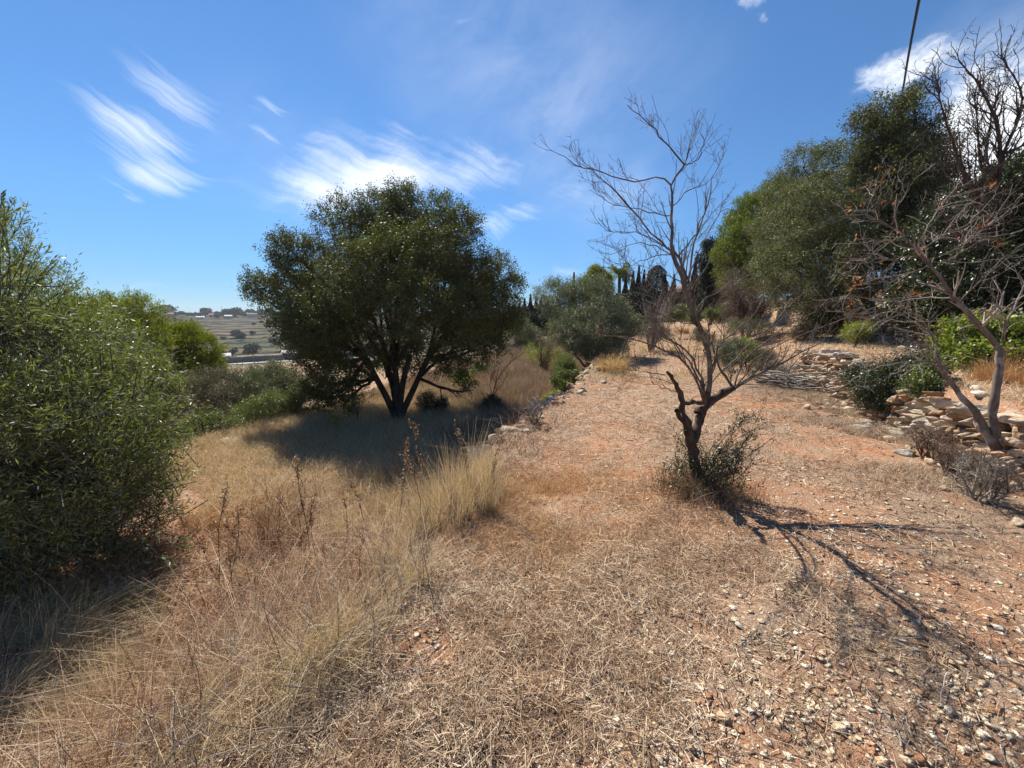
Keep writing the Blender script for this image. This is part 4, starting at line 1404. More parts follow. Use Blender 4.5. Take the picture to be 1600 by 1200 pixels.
# thin dark sapling beside the big tree shadow
b = ground(765, 648)
Ys = b[1]
lv = [(60, (.15, .5), (25, 60), .6, 5, .2, .2, .2, .003, 3), (160, (.05, .2), (30, 60), .7, 4, .2, .1, .2, .002, 3)]
r_, sp = bare_tree('dead_sapling', 'thin dark leaning sapling with bare stems beside the big tree shadow', b, [
    ([(765, 648), (768, 625), (772, 605), (782, 585), (795, 568), (820, 550)], Ys, Ys + .3, .02, .004),
    ([(768, 625), (775, 612), (785, 600), (795, 580)], Ys, Ys - .2, .01, .003),
    ([(768, 615), (765, 600), (768, 585), (775, 570)], Ys, Ys + .2, .01, .003),
    ([(766, 640), (756, 620), (750, 605)], Ys, Ys, .008, .003)], M['darkbark'], M['darkbark'], 85, lv, parts=('stem', 'twigs'))
b = ground(560, 664)
Ys = b[1]
r_, sp = bare_tree('sapling', 'small forked sapling with sparse leaves left of the big tree trunk', b, [
    ([(560, 664), (558, 640), (552, 620), (545, 600), (540, 585)], Ys, Ys, .014, .004),
    ([(559, 650), (565, 630), (575, 612), (580, 598)], Ys, Ys + .1, .01, .003),
    ([(558, 640), (545, 628), (530, 620)], Ys, Ys, .008, .003)], M['darkbark'], M['darkbark'], 86, lv, parts=('stem', 'twigs'))
g = np.random.default_rng(4)
tp = sp[2].reshape(-1, 3)
i = g.integers(len(tp), size=500)
v, f = leaf_quads(tp[i], g.normal(size=(500, 3)), .045, .02, g)
Acc().add(v, f).build('leaves', M['shrub'], r_, origin=b)
b = ground(524, 672)
yl = thing('plant', 'tiny plant with bright yellow leaves at the edge of the tree shadow', 'plant', b)
v, f = blades(b + g.normal(size=(8, 3)) * (.05, .05, 0), .28, .008, .25, g)
Acc().add(v, f).build('stem', M['yellowgreen'], yl, origin=b)
C = b + g.normal(size=(40, 3)) * (.11, .08, .06) + (0, 0, .24)
v, f = leaf_quads(C, g.normal(size=(40, 3)) + (0, 0, .3), .07, .05, g)
Acc().add(v, f).build('foliage', M['yellowgreen'], yl, origin=b)

# suckers and dry skirt at the base of the almond
b = ground(1098, 768)
g = np.random.default_rng(45)
suck = thing('sucker_shrub', 'leafy suckers and dry grass round the foot of the bare almond trunk', 'shrub', b)
P = []
for i in range(34):
    a = g.uniform(-1.2, 1.3) if i % 4 else g.uniform(0, 6.28)
    ln = g.uniform(.35, .95)
    e = b + np.array([cos(a) * ln * .55, sin(a) * ln * .4, ln * g.uniform(.55, .95)])
    s = b + g.normal(size=3) * (.09, .07, 0)
    P.append(smooth_line(resample([s, (s + e) / 2 + g.normal(size=3) * .04, e], 7)))
P = np.array(P)
R = np.broadcast_to(np.linspace(.0045, .0015, 7), P.shape[:2])
P2, R2 = grow(P, R, 260, (.06, .25), (25, 60), .7, 5, .15, .15, .25, g=g, rmin=.0013)
ac = Acc()
v, f = tubes(P, R, 4)
ac.add(v, f)
v, f = tubes(P2, R2, 3)
ac.add(v, f)
ac.build('stem', M['darkbark'], suck, origin=b)
tp = P2.reshape(-1, 3)
i = g.integers(len(tp), size=2300)
v, f = leaf_quads(tp[i] + g.normal(size=(2300, 3)) * .008, g.normal(size=(2300, 3)) + (0, 0, .3), g.uniform(.018, .034, 2300), .0085, g)
ac = Acc().add(v, f)
# low dense skirt
lbs = [(b[0] - .12, b[1] - .02, b[2] + .12, .2), (b[0] + .12, b[1] - .05, b[2] + .1, .2), (b[0], b[1] + .15, b[2] + .12, .2), (b[0] - .28, b[1], b[2] + .07, .13)]
v, f, c_, d_ = foliage(lbs, 330, 12, .03, .009, .05, g)
ac.add(v, f)
ac.build('foliage', M['darkshrub'], suck, origin=b)
n = 3800
ang = g.uniform(0, 2 * pi, n)
rad = np.abs(g.normal(size=n)) * .2
B = np.stack([b[0] + np.cos(ang) * rad * 1.3, b[1] + np.sin(ang) * rad, np.zeros(n)], -1)
B[:, 2] = H(B[:, 0], B[:, 1])
v, f = blades(B, g.uniform(.06, .24, n), .003, g.uniform(.1, .9, n), g)
Acc().add(v, f).build('dry_grass', M['weed'], suck, origin=b)

# pile of dead branches at the end of the low wall
b = ground(1240, 608)
g = np.random.default_rng(46)
n = 70
c = b + g.normal(size=(n, 3)) * (.32, .3, 0)
c[:, 2] = H(c[:, 0], c[:, 1]) + g.uniform(.02, .28, n)
a = g.normal(size=n) * .5 - .35
d = np.stack([np.cos(a), np.sin(a), g.normal(size=n) * .15], -1) * g.uniform(.2, .6, n)[:, None]
P = np.stack([c - d, c - d * .4 + g.normal(size=(n, 3)) * .03, c + d * .4 + g.normal(size=(n, 3)) * .03, c + d], 1)
v, f = tubes(P, g.uniform(.008, .026, n)[:, None] * np.array([1, .9, .8, .6]), 5)
tag(Acc().add(v, f).build('branch_pile', M['twig'], origin=b), 'heap of cut grey dead branches lying by the left end of the low stone wall', 'branches')

# ------------------------------------------------------------------ overhead cable
P = [at(1438, -10, 9.0), at(1428, 40, 10.5), at(1418, 95, 12.6), at(1411, 140, 14.5), at(1406, 165, 15.5)]
d = (P[0] - P[3])
P = [P[0] + d * 1.3 + np.array([0, 0, .5]), P[0] + d * .5 + np.array([0, 0, .12])] + P + [P[4] + (P[4] - P[3]) * 4 + np.array([0, 0, .3]), P[4] + (P[4] - P[3]) * 9 + np.array([0, 0, 1.2])]
P = smooth_line(smooth_line(resample(P, 60)))
v, f = tubes(P[None], np.full((1, 60), .028), 6)
tag(Acc().add(v, f).build('cable', plain('black_cable_rubber', (.03, .03, .03), .6, .1), smooth=True, origin=P[0]), 'black overhead cable coming down from the sky behind the tall airy tree', 'cable')

# ------------------------------------------------------------------ grass tussocks
def tussock(label, px, py, wr, h, n, m, seed, lean=.6, name='grass_tussock', az=None, wd=.004, yr=1.0, group=None):
    g = np.random.default_rng(seed)
    b = ground(px, py)
    n = int(n * .62)
    nc = max(8, n // 70)
    ca, cr = g.uniform(0, 2 * pi, nc), wr * np.sqrt(g.random(nc))
    hc = g.uniform(.45, 1.1, nc) * (1.1 - .45 * (cr / wr))
    ci = g.integers(nc, size=n)
    a = g.uniform(0, 2 * pi, n)
    sp_ = np.abs(g.normal(size=n)) * wr * .1
    B = np.stack([b[0] + np.cos(ca[ci]) * cr[ci] + np.cos(a) * sp_, b[1] + (np.sin(ca[ci]) * cr[ci] + np.sin(a) * sp_) * yr, np.zeros(n)], -1)
    B[:, 2] = H(B[:, 0], B[:, 1]) - .01
    a = np.where(g.random(n) < .6, ca[ci] + g.normal(size=n) * .4, a)
    lean = lean * (.55 + .9 * cr[ci] / wr)
    v, f = blades(B, h * hc[ci] * g.uniform(.35, 1.15, n), wd * g.uniform(.6, 1.3, n), lean * g.uniform(.1, 1.2, n), g, az=a + g.normal(size=n) * .8 if az is None else az + g.normal(size=n) * .6, seg=4)
    o = Acc().add(v, f).build(name, m, origin=b)
    return tag(o, label, 'grass', group)


tussock('round golden grass tussock beside the bushy grey olive tree', 958, 582, .30, .72, 5200, M['goldgrass'], 101, .9, wd=.008)
tussock('tall straw gold grass clump at the ruined end of the terrace wall', 718, 800, .36, .85, 5200, M['palegrass'], 102, .4, wd=.0042, yr=1.5)
tussock('paler dry grass clump left of the tall golden clump', 655, 800, .42, .62, 3600, M['palegrass'], 103, .5, wd=.0038, yr=1.3)
tussock('orange dry tussock behind the dead almond, on the far bank', 1065, 522, .5, .8, 1800, M['orangegrass'], 104, .5, wd=.012)
tussock('brown dry grass clump above the low wall at the right edge', 1592, 600, .45, .55, 3600, M['orangegrass'], 105, .6, wd=.004)
tussock('long pale drooping grass in the bottom left corner', 20, 1060, .55, .62, 5200, M['palegrass'], 106, 1.1, az=0.15, wd=.0042)
tussock('long pale grass lying below the left olive tree', 40, 985, .6, .5, 2600, M['palegrass'], 107, 1.2, az=-.1, wd=.004)
tussock('orange brown grass patch on the bank right of the left olive', 355, 815, .5, .3, 3600, M['orangegrass'], 108, .8, wd=.004)
for (px, py, wr, h, n, mm, sd, lab) in [(600, 815, .3, .5, 3000, 'palegrass', 111, 'pale grass clump second to the left of the tall golden clump'), (520, 900, .2, .28, 1200, 'palegrass', 112, 'low pale grass clump in the middle of the weedy bank'),
        (650, 850, .2, .30, 1500, 'palegrass', 113, 'short pale grass clump just below the golden clump'), (700, 740, .22, .5, 2200, 'goldgrass', 114, 'golden grass behind the tall golden clump, next to the wall stones'),
        (430, 850, .35, .45, 2600, 'weed', 115, 'brown weedy clump on the bank above the seed stalks'), (745, 760, .14, .4, 1200, 'palegrass', 116, 'small pale tuft touching the first wall stones'),
        (200, 1080, .4, .42, 3000, 'palegrass', 117, 'pale grass beside the bottom left corner clump'), (120, 1150, .35, .4, 2400, 'palegrass', 118, 'pale grass at the very bottom left of the view')]:
    tussock(lab, px, py, wr, h, n, M[mm], sd, .5, wd=.0042, yr=1.2)
tussock('small golden grass clump at the foot of the wall near the tree shadow', 600, 750, .5, .5, 2200, M['palegrass'], 109, .5, wd=.004)

# ------------------------------------------------------------------ scattered ground cover
def rsample(n, r0, r1, p, g, half=72):
    """polar scatter, thinner with distance"""
    uu = g.random(n)
    e = 1 - p if abs(1 - p) > .01 else -.01
    r = (r0 ** e + uu * (r1 ** e - r0 ** e)) ** (1 / e)
    a = np.radians(g.uniform(-half, half, n))
    return r * np.sin(a), r * np.cos(a), r


g = np.random.default_rng(200)
# straw lying on the mown terraces
n = 380000
x, y, r = rsample(n, .75, 32, 1.25, g)
s = Sc(x, y)
dens = .37 + .62 * fbm(x * .9, y * .9, 0, 41, 3) + .42 * fbm(x * 3.2, y * 3.2, 0, 42, 2)
grav = sst(x - .1 * y, .9, 2.6) * sst(-y, -4.2, -1.5)       # gravelly track at the near right
dens = (dens - .10 + .5 * sst(y, 3.2, 6)) * (1 - .80 * grav) + .06
keep = (s > -9) & (g.random(n) < np.clip(dens, .04, 1))
x, y, r = x[keep], y[keep], r[keep]
n = len(x)
wd = np.maximum(.0022, .00075 * r) * g.uniform(.6, 1.5, n)
ln = g.uniform(.02, .10, n) * (1 + .05 * r)
a = g.uniform(0, 2 * pi, n) + .5 * fbm(x * 2, y * 2, 0, 43, 1)
d = np.stack([np.cos(a), np.sin(a), g.normal(size=n) * .22], -1)
c = np.stack([x, y, H(x, y) + .004 + .022 * g.random(n) ** 2], -1)
c[:, 2] += np.abs(d[:, 2]) * ln * .5
sd_ = np.stack([-np.sin(a), np.cos(a), g.normal(size=n) * .5], -1)
c1 = c - d * ln[:, None] * .5
c2 = c + d * ln[:, None] * .5
ww = sd_ * wd[:, None] * .5
V = np.stack([c1 - ww, c1 + ww, c2 + ww * .6, c2 - ww * .6], 1)
o = Acc().add(V, np.arange(n * 4).reshape(n, 4)).build('straw_litter', M['straw'])
tag(o, 'pale mown straw strewn over the terrace', 'straw', kind='stuff')

# short stubble and tufts
n = 120000
x, y, r = rsample(n, .8, 30, 1.3, g)
s = Sc(x, y)
tuft = fbm(x * 1.1, y * 1.1, 0, 51, 3) + .5 * fbm(x * 5, y * 5, 0, 52, 2)
grav = sst(x - .1 * y, .9, 2.6) * sst(-y, -4.2, -1.5)
keep = (s > -2.2) & (tuft > -.05 + .5 * grav)
x, y, r = x[keep], y[keep], r[keep]
n = len(x)
B = np.stack([x, y, H(x, y) - .004], -1)
v, f = blades(B, g.uniform(.015, .075, n) * (1 + .4 * (x < .8)), np.maximum(.0022, .0008 * r), g.uniform(.3, 1.6, n), g, seg=2)
o = Acc().add(v, f).build('stubble', M['weed'])
tag(o, 'short brown stubble and tufts on the mown terrace', 'stubble', kind='stuff')

# orange dry grass patch in the middle foreground
n = 60000
x = g.normal(size=n) * .5 + .22
y = g.normal(size=n) * .62 + 3.0
x += .25 * (y - 3)
k = (fbm(x * 2.5, y * 2.5, 0, 61, 2) + g.normal(size=n) * .5 > -.35)
x, y = x[k], y[k]
n = len(x)
B = np.stack([x, y, H(x, y) - .004], -1)
v, f = blades(B, g.uniform(.02, .075, n), .0028, g.uniform(.3, 1.8, n), g, seg=2)
tag(Acc().add(v, f).build('rusty_grass', M['orangegrass']), 'rust coloured dry grass patch in the middle of the foreground', 'grass', kind='stuff')

# weeds of the bank on the left
n = 170000
x, y, r = rsample(n, .9, 14, 1.15, g)
s = Sc(x, y)
dn = sst(-s, 1.15, 1.75) * (1 - sst(-s, 4.6, 5.6)) * (1 - sst(y, 5.2, 6.4))
dn = dn * np.clip(.8 + .7 * fbm(x * 1.5, y * 1.5, 0, 71, 3), .15, 1)
k = g.random(n) < dn
x, y, r, s = x[k], y[k], r[k], s[k]
n = len(x)
B = np.stack([x, y, H(x, y) - .01], -1)
hh = g.uniform(.06, .42, n) * (.5 + .75 * sst(-s, 1.4, 2.4)) * (1 + .5 * fbm(x * 2, y * 2, 0, 72, 2))
v, f = blades(B, hh, np.maximum(.003, .0011 * r) * g.uniform(.6, 1.5, n), g.uniform(.2, 1.8, n), g, seg=3)
tag(Acc().add(v, f).build('dry_weeds', M['weed']), 'dense brown dry weeds covering the bank on the left', 'weeds', kind='stuff')
# matted clumps of taller pale grass
nc = 230
cx_, cy_, r = rsample(nc, 1.2, 9, 1.0, g, 66)
s = Sc(cx_, cy_)
k = (s < -1.45) & (s > -4.2) & (cy_ < 5.6) & (cy_ > .3)
cx_, cy_ = cx_[k], cy_[k]
hc = g.uniform(.12, .34, len(cx_))
wc = g.uniform(.04, .13, len(cx_))
azc = g.uniform(-.6, 1.2, len(cx_))
i = g.integers(len(cx_), size=17000)
x = cx_[i] + g.normal(size=len(i)) * wc[i]
y = cy_[i] + g.normal(size=len(i)) * wc[i]
B = np.stack([x, y, H(x, y) - .01], -1)
v, f = blades(B, hc[i] * g.uniform(.4, 1.2, len(i)), np.maximum(.003, .001 * np.hypot(x, y)), g.uniform(.1, 1.2, len(i)), g, az=azc[i] + g.normal(size=len(i)) * 1.6, seg=4)
tag(Acc().add(v, f).build('dry_grass', M['palegrass']), 'matted clumps of pale dry grass scattered through the left bank', 'grass', kind='stuff')
# twiggy dead stems within them
n = 1500
x, y, r = rsample(n, 1.3, 8, 1.0, g, 60)
s = Sc(x, y)
k = (s < -1.2) & (s > -4.6) & (y < 6) & (g.random(n) < .8)
x, y = x[k], y[k]
n = len(x)
st = np.stack([x, y, H(x, y) - .01], -1)
a = g.uniform(0, 2 * pi, n)
tl = g.uniform(.1, 1.3, n)
hh = g.uniform(.15, .5, n)
P = [st]
dd = unit(np.stack([np.cos(a) * tl, np.sin(a) * tl, np.ones(n)], -1))
for kk in range(4):
    dd = unit(dd + g.normal(size=(n, 3)) * .22)
    P.append(P[-1] + dd * (hh / 4)[:, None])
P = np.stack(P, 1)
R = np.broadcast_to(np.array([1, .9, .75, .6, .4]) * .0022, (n, 5))
P2, R2 = grow(P, R, n * 4, (.05, .2), (25, 70), .7, 4, .2, .05, .2, g=g, rmin=.0011)
ac = Acc()
for (p, q_) in ((P, R), (P2, R2)):
    v, f = tubes(p, q_, 3)
    ac.add(v, f)
tag(ac.build('dead_stems', M['twig']), 'tangle of thin whitish dead stems in the weeds on the left bank', 'stems', kind='stuff')

# golden grass and grey brush of the lower terrace
n = 150000
y = g.uniform(4.2, 13, n)
s0 = g.uniform(-9.3, -2.2, n)
x = s0 + SK * y
nz_ = fbm(x * .7, y * .7, 0, 81, 2)
gold = sst(-x + nz_, .4, 1.6)
B = np.stack([x, y, H(x, y) - .01], -1)
k = g.random(n) < gold * (.8 + .2 * nz_)
k &= ~((np.hypot(x + 5.4, y - 3.8) < 1.6))
hh = g.uniform(.08, .3, n)
v, f = blades(B[k], hh[k], np.maximum(.004, .0009 * y[k]), g.uniform(.3, 1.1, k.sum()), g, seg=3, az=None)
tag(Acc().add(v, f).build('golden_grass', M['palegrass']), 'golden dry grass of the lower terrace lit beside the tree shadow', 'grass', kind='stuff')
n = 150000
y = 5 + 19 * g.random(n) ** 1.0
s0 = g.uniform(-9.3, -2.3, n)
x = s0 + SK * y
nz_ = fbm(x * .7, y * .7, 0, 81, 2)
gold = sst(-x + nz_, .4, 1.6)
k = (g.random(n) < (1 - gold) + .9 * (y > 10.5)) & (y > 6)
B = np.stack([x, y, H(x, y) - .01], -1)[k]
yy = y[k]
v, f = blades(B, g.uniform(.15, .5, k.sum()) * (1 + .4 * nz_[k]), np.maximum(.005, .0009 * yy), g.uniform(.1, .7, k.sum()), g, seg=3)
tag(Acc().add(v, f).build('dry_brush', M['brush']), 'greyish pink dry brush covering the lower terrace behind the big tree', 'brush', kind='stuff')
# grass on the upper strips at the right and round the far path
n = 95000
x, y, r = rsample(n, 4, 34, 1.0, g, 62)
s = Sc(x, y)
k = (s > 3.6) | ((y > 9) & (fbm(x * .6, y * .6, 0, 91, 2) + .25 * (np.abs(s - .6) > 1.2) > .0) & (s > -2))
x, y, r, s = x[k], y[k], r[k], s[k]
n = len(x)
B = np.stack([x, y, H(x, y) - .01], -1)
v, f = blades(B, g.uniform(.04, .2, n) * (1 + (s < 3.4) * 1.0), np.maximum(.004, .0011 * r), g.uniform(.3, 1.4, n), g, seg=2)
tag(Acc().add(v, f).build('terrace_grass', M['palegrass']), 'short sunlit dry grass on the upper strips and far path edges', 'grass', kind='stuff')

# dark cut stems and fallen sticks
n = 1500
x, y, r = rsample(n, 1.0, 9, 1.3, g, 62)
s = Sc(x, y)
k = (s > -1.9) & (s < 3.3) & (fbm(x * 1.4, y * 1.4, 0, 141, 2) > -.2)
x, y = x[k], y[k]
n = len(x)
st = np.stack([x, y, H(x, y) - .01], -1)
dd = unit(np.stack([g.normal(size=n) * .3, g.normal(size=n) * .3, np.ones(n)], -1))
hh = g.uniform(.02, .075, n)[:, None]
P = np.stack([st, st + dd * hh * .5 + g.normal(size=(n, 3)) * .003, st + dd * hh], 1)
v, f = tubes(P, g.uniform(.0012, .0028, n)[:, None] * np.array([1, .9, .7]), 4)
ac = Acc().add(v, f)
tag(ac.build('cut_stems', M['darkbark']), 'short dark cut stems standing in the mown straw', 'stems', kind='stuff')
n = 420
x, y, r = rsample(n, 1.0, 8, 1.4, g, 62)
s = Sc(x, y)
k = (s > -2.5) & (s < 3.3)
x, y = x[k], y[k]
n = len(x)
a = g.uniform(0, 2 * pi, n)
ln = g.uniform(.06, .32, n) ** 1.2
c = np.stack([x, y, H(x, y) + .012], -1)
P = []
for kk in range(6):
    a = a + g.normal(size=n) * .22
    P.append(c.copy())
    c = c + np.stack([np.cos(a), np.sin(a), np.zeros(n)], -1) * (ln / 5)[:, None]
    c[:, 2] = H(c[:, 0], c[:, 1]) + .012 + np.abs(g.normal(size=n)) * .006
P = np.stack(P, 1)
v, f = tubes(P, g.uniform(.0014, .0038, n)[:, None] * np.linspace(1, .5, 6), 4)
tag(Acc().add(v, f).build('fallen_sticks', M['twig']), 'thin grey broken sticks lying on the straw', 'sticks', kind='stuff')

# brittle twiggy mat before the low wall
n = 26000
y = g.uniform(3.2, 8.5, n)
s0 = 3.3 - np.abs(g.normal(size=n)) * .75
x = s0 + SK * y
k = fbm(x * 1.2, y * 1.2, 0, 131, 2) > -.25
x, y = x[k], y[k]
n = len(x)
B = np.stack([x, y, H(x, y) - .005], -1)
v, f = blades(B, g.uniform(.03, .17, n), .0045, g.uniform(.4, 1.9, n), g, seg=3)
tag(Acc().add(v, f).build('dry_twig_mat', M['brush']), 'grey brittle mat of dry stems before the low stone wall', 'brush', kind='stuff')

# gravel
n = 115000
x, y, r = rsample(n, .75, 20, 1.45, g)
s = Sc(x, y)
grav = sst(x - .1 * y, .6, 2.4) * sst(-y, -5.0, -1.5)
dn = .24 + .72 * grav + .45 * fbm(x * 1.6, y * 1.6, 0, 95, 2)
k = (s > -1.6) & (s < 3.5) & (g.random(n) < dn)
x, y, r = x[k], y[k], r[k]
n = len(x)
sz = .0038 + .019 * g.random(n) ** 4.0
sz = np.where(g.random(n) < .05, sz * 1.7, sz) * (1 + .03 * r)
SZ = sz[:, None] * np.stack([g.uniform(.8, 1.5, n), g.uniform(.6, 1.1, n), g.uniform(.12, .30, n)], -1)
C = np.stack([x, y, H(x, y) + SZ[:, 2] * .35], -1)
v, f = stones(C, SZ, jit=.2, g=g, tilt=.09)
tag(Acc().add(v, f).build('gravel', M['gravel']), 'pale limestone gravel scattered over the red soil', 'gravel', kind='stuff')

# dead leaves under the left olive
n = 9000
x = -4.4 + g.normal(size=n) * .9
y = 3.1 + g.normal(size=n) * .8
C = np.stack([x, y, H(x, y) + .01 + .02 * g.random(n)], -1)
v, f = leaf_quads(C, np.stack([g.normal(size=n), g.normal(size=n), g.normal(size=n) * .2], -1), .05, .014, g, nrm=np.tile([0, 0, 1.], (n, 1)) + g.normal(size=(n, 3)) * .3)
tag(Acc().add(v, f).build('leaf_litter', M['deadleaf']), 'brown fallen leaves under the left olive tree', 'leaves', kind='stuff')

# ------------------------------------------------------------------ single stones that stand out
big = [(1155, 978, 30), (1403, 1052, 30), (1218, 990, 22), (1208, 1000, 18), (1280, 1110, 20), (1545, 1135, 40), (1590, 1085, 34), (1525, 1105, 24), (1400, 1085, 18), (1440, 1100, 16), (1465, 1070, 18), (1108, 1120, 22), (1025, 990, 16), (1018, 1025, 14),
       (1130, 918, 12), (1110, 897, 12), (1075, 900, 10), (880, 925, 12), (920, 888, 10), (653, 872, 13), (740, 1035, 14), (667, 1148, 18), (1190, 1075, 14), (1165, 1088, 12), (1245, 1145, 14), (1540, 985, 22), (1480, 930, 16), (1430, 1020, 20),
       (1330, 955, 14), (1570, 1020, 20), (700, 955, 14), (505, 1180, 22), (1015, 1090, 12), (1300, 1065, 14), (1350, 1130, 20), (1500, 1175, 26), (770, 1180, 16), (960, 1150, 14), (1230, 870, 10), (1330, 850, 10), (1450, 850, 14), (1010, 1170, 12)]
g = np.random.default_rng(300)
SM = [stones(np.zeros((1, 3)), np.array([[.55, .42, .2]]), ICO3_V, ICO3_F, .02, g, boxy=.4, yaw=np.zeros(1), facets=9) for _ in range(6)]
srcs = []
for i, (px, py, w_) in enumerate(big):
    p = ground(px, py)
    t = np.linalg.norm(p - np.array([0, 0, CAMZ]))
    size = w_ / F * p[1] * .9 / (1 + .5 * ((px - 800) / F) ** 2)
    kk = i % 6
    if len(srcs) <= kk:
        o = Acc().add(*SM[kk]).build('stone', M['gravel'] if i % 3 else M['greyrock'])
        srcs.append(o)
    else:
        o = srcs[kk].copy()
        COL.objects.link(o)
    o.location = (float(p[0]), float(p[1]), float(p[2] + size * .06))
    o.rotation_euler = (float(g.normal() * .15), float(g.normal() * .15), float(g.uniform(0, 6)))
    o.scale = (size * 1.1,) * 3
    tag(o, 'flat pale limestone lying loose on the straw and red gravel', 'stone', 'loose stones on the mown terrace')
# rocks on the lower terrace
for i, (px, py, sz, lab) in enumerate([(362, 690, .5, 'pale rock at the edge of the golden grass below the green shrubs'), (712, 622, .35, 'whitish rock in the dry brush right of the big tree trunk'), (640, 772, .2, 'small pale rock in the bank grass')]):
    p = ground(px, py)
    o = Acc().add(*stones(np.zeros((1, 3)), np.array([[.5, .36, .3]]) * sz, ICO3_V, ICO3_F, .02, g, boxy=.4, facets=12)).build('rock', M['rock'])
    o.location = tuple(float(q) for q in p)
    tag(o, lab, 'rock')

# ------------------------------------------------------------------ tall seed stalks standing over the weeds
def stalk_mesh(seed, h):
    g = np.random.default_rng(seed)
    root = thing('seed_stalk', 'stalk', 'dry plant', (0, 0, 0))
    P = [np.zeros(3)]
    d = np.array([g.normal() * .12, g.normal() * .12, 1.])
    for k in range(8):
        d = unit(d + g.normal(size=3) * .08)
        P.append(P[-1] + d * h / 8)
    P = np.array(P)[None]
    R = np.linspace(.0026, .0014, 9)[None]
    P2, R2 = grow(P, R, 9, (.05, .16), (20, 50), .8, 5, .12, .2, .45, g=g, rmin=.0012)
    ac = Acc()
    for (p, q_) in ((P, R), (P2, R2)):
        v, f = tubes(p, q_, 4)
        ac.add(v, f)
    ac.build('stem', M['browntwig'], root)
    tp = np.concatenate([P2.reshape(-1, 3), P[0, 5:]])
    i = g.integers(len(tp), size=150)
    v, f = leaf_quads(tp[i] + g.normal(size=(150, 3)) * .005, g.normal(size=(150, 3)) + (0, 0, 1), .014, .007, g)
    Acc().add(v, f).build('seeds', M['weed'], root)
    return root


sk = [stalk_mesh(400 + i, .62) for i in range(4)]
used = [False] * 4
spots = [(325, 1010, 880), (338, 1005, 900), (370, 960, 830), (365, 985, 860), (405, 940, 800), (345, 930, 770), (352, 960, 800), (480, 900, 790), (470, 910, 800), (455, 930, 830), (488, 880, 700), (500, 900, 760), (430, 900, 780), (545, 880, 770), (620, 850, 700),
         (660, 840, 690), (585, 860, 740), (410, 1010, 900), (290, 1000, 900), (520, 930, 830), (755, 800, 675), (735, 790, 665), (680, 800, 660), (240, 1040, 940), (560, 930, 820), (300, 1070, 960)]
for i, (px, py, top) in enumerate(spots):
    p = ground(px, py)
    tz = at(px, top, p[1])[2]
    sc = float(max(.3, (tz - p[2]) / .62))
    kk = i % 4
    lab = 'thin brown dry stalk with small seed heads rising above the weeds of the left bank'
    if not used[kk]:
        used[kk] = True
        r_ = sk[kk]
        r_.location = tuple(float(q) for q in p)
        r_.scale = (sc,) * 3
        r_['label'] = lab
        r_['group'] = 'seed stalks over the left bank'
    else:
        copy_tree(sk[kk], p, float(rng.uniform(0, 6)), sc, lab, 'seed stalks over the left bank')

# small green weeds
g = np.random.default_rng(500)
for (px, py, sz, lab) in [(228, 985, .16, 'small dark green weed in the dry grass below the left olive'), (150, 975, .12, 'little green weed beside the drooping pale grass')]:
    b = ground(px, py)
    n = 500
    C = b + g.normal(size=(n, 3)) * (sz * .5, sz * .5, sz * .6) + (0, 0, sz * 1.0)
    D = (C - b) + g.normal(size=(n, 3)) * sz
    v, f = leaf_quads(C, D, .035, .008, g)
    r_ = thing('weed', lab, 'plant', b)
    Acc().add(v, f).build('foliage', M['shrub'], r_, origin=b)
    v, f = blades(b + g.normal(size=(12, 3)) * (.02, .02, 0), sz * 1.8, .005, .4, g)
    Acc().add(v, f).build('stem', M['shrub'], r_, origin=b)

# ------------------------------------------------------------------ the far ridge: trees, houses, masts, scrub
def far_tree(seed, wid, hgt, leaf, name='tree', n=1500):
    g = np.random.default_rng(seed)
    root = thing(name, 'far tree', 'tree', (0, 0, 0))
    lob = [(g.normal() * wid * .25, g.normal() * wid * .2, hgt * .6 + g.normal() * hgt * .08, wid * g.uniform(.25, .36)) for _ in range(6)]
    v, f, c, d = foliage(lob, n // 6, 6, wid * .11, wid * .07, wid * .05, g, flat=.75)
    Acc().add(v, f).build('crown', leaf, root)
    v, f = tubes(resample([(0, 0, -1), (0, 0, hgt * .35), (0, 0, hgt * .7)], 5)[None], np.linspace(.3, .15, 5)[None], 5)
    Acc().add(v, f).build('trunk', M['darkbark'], root)
    return root


M['fartree'] = leaf_mat('far_tree_leaf', [(0, (.035, .05, .025)), (.6, (.06, .08, .035)), (1, (.09, .11, .05))], None, .7, .2, .05)
ft = [far_tree(601, 10, 8, M['fartree']), far_tree(602, 8, 6, M['fartree']), far_tree(603, 7, 9, M['fartree'])]
fu = [False] * 3


def place_far(k, px, r, sc, label, group=None):
    rr = ray(px, 495)
    a = atan2(rr[0], rr[1])
    z = float(hill_z(np.array([a]), np.array([float(r)]))[0])
    loc = (r * sin(a), r * cos(a), z)
    if not fu[k]:
        fu[k] = True
        o = ft[k]
        o.location = loc
        o.scale = (sc,) * 3
        o['label'] = label
        if group:
            o['group'] = group
        return o
    return copy_tree(ft[k], loc, float(rng.uniform(0, 6)), sc, label, group)


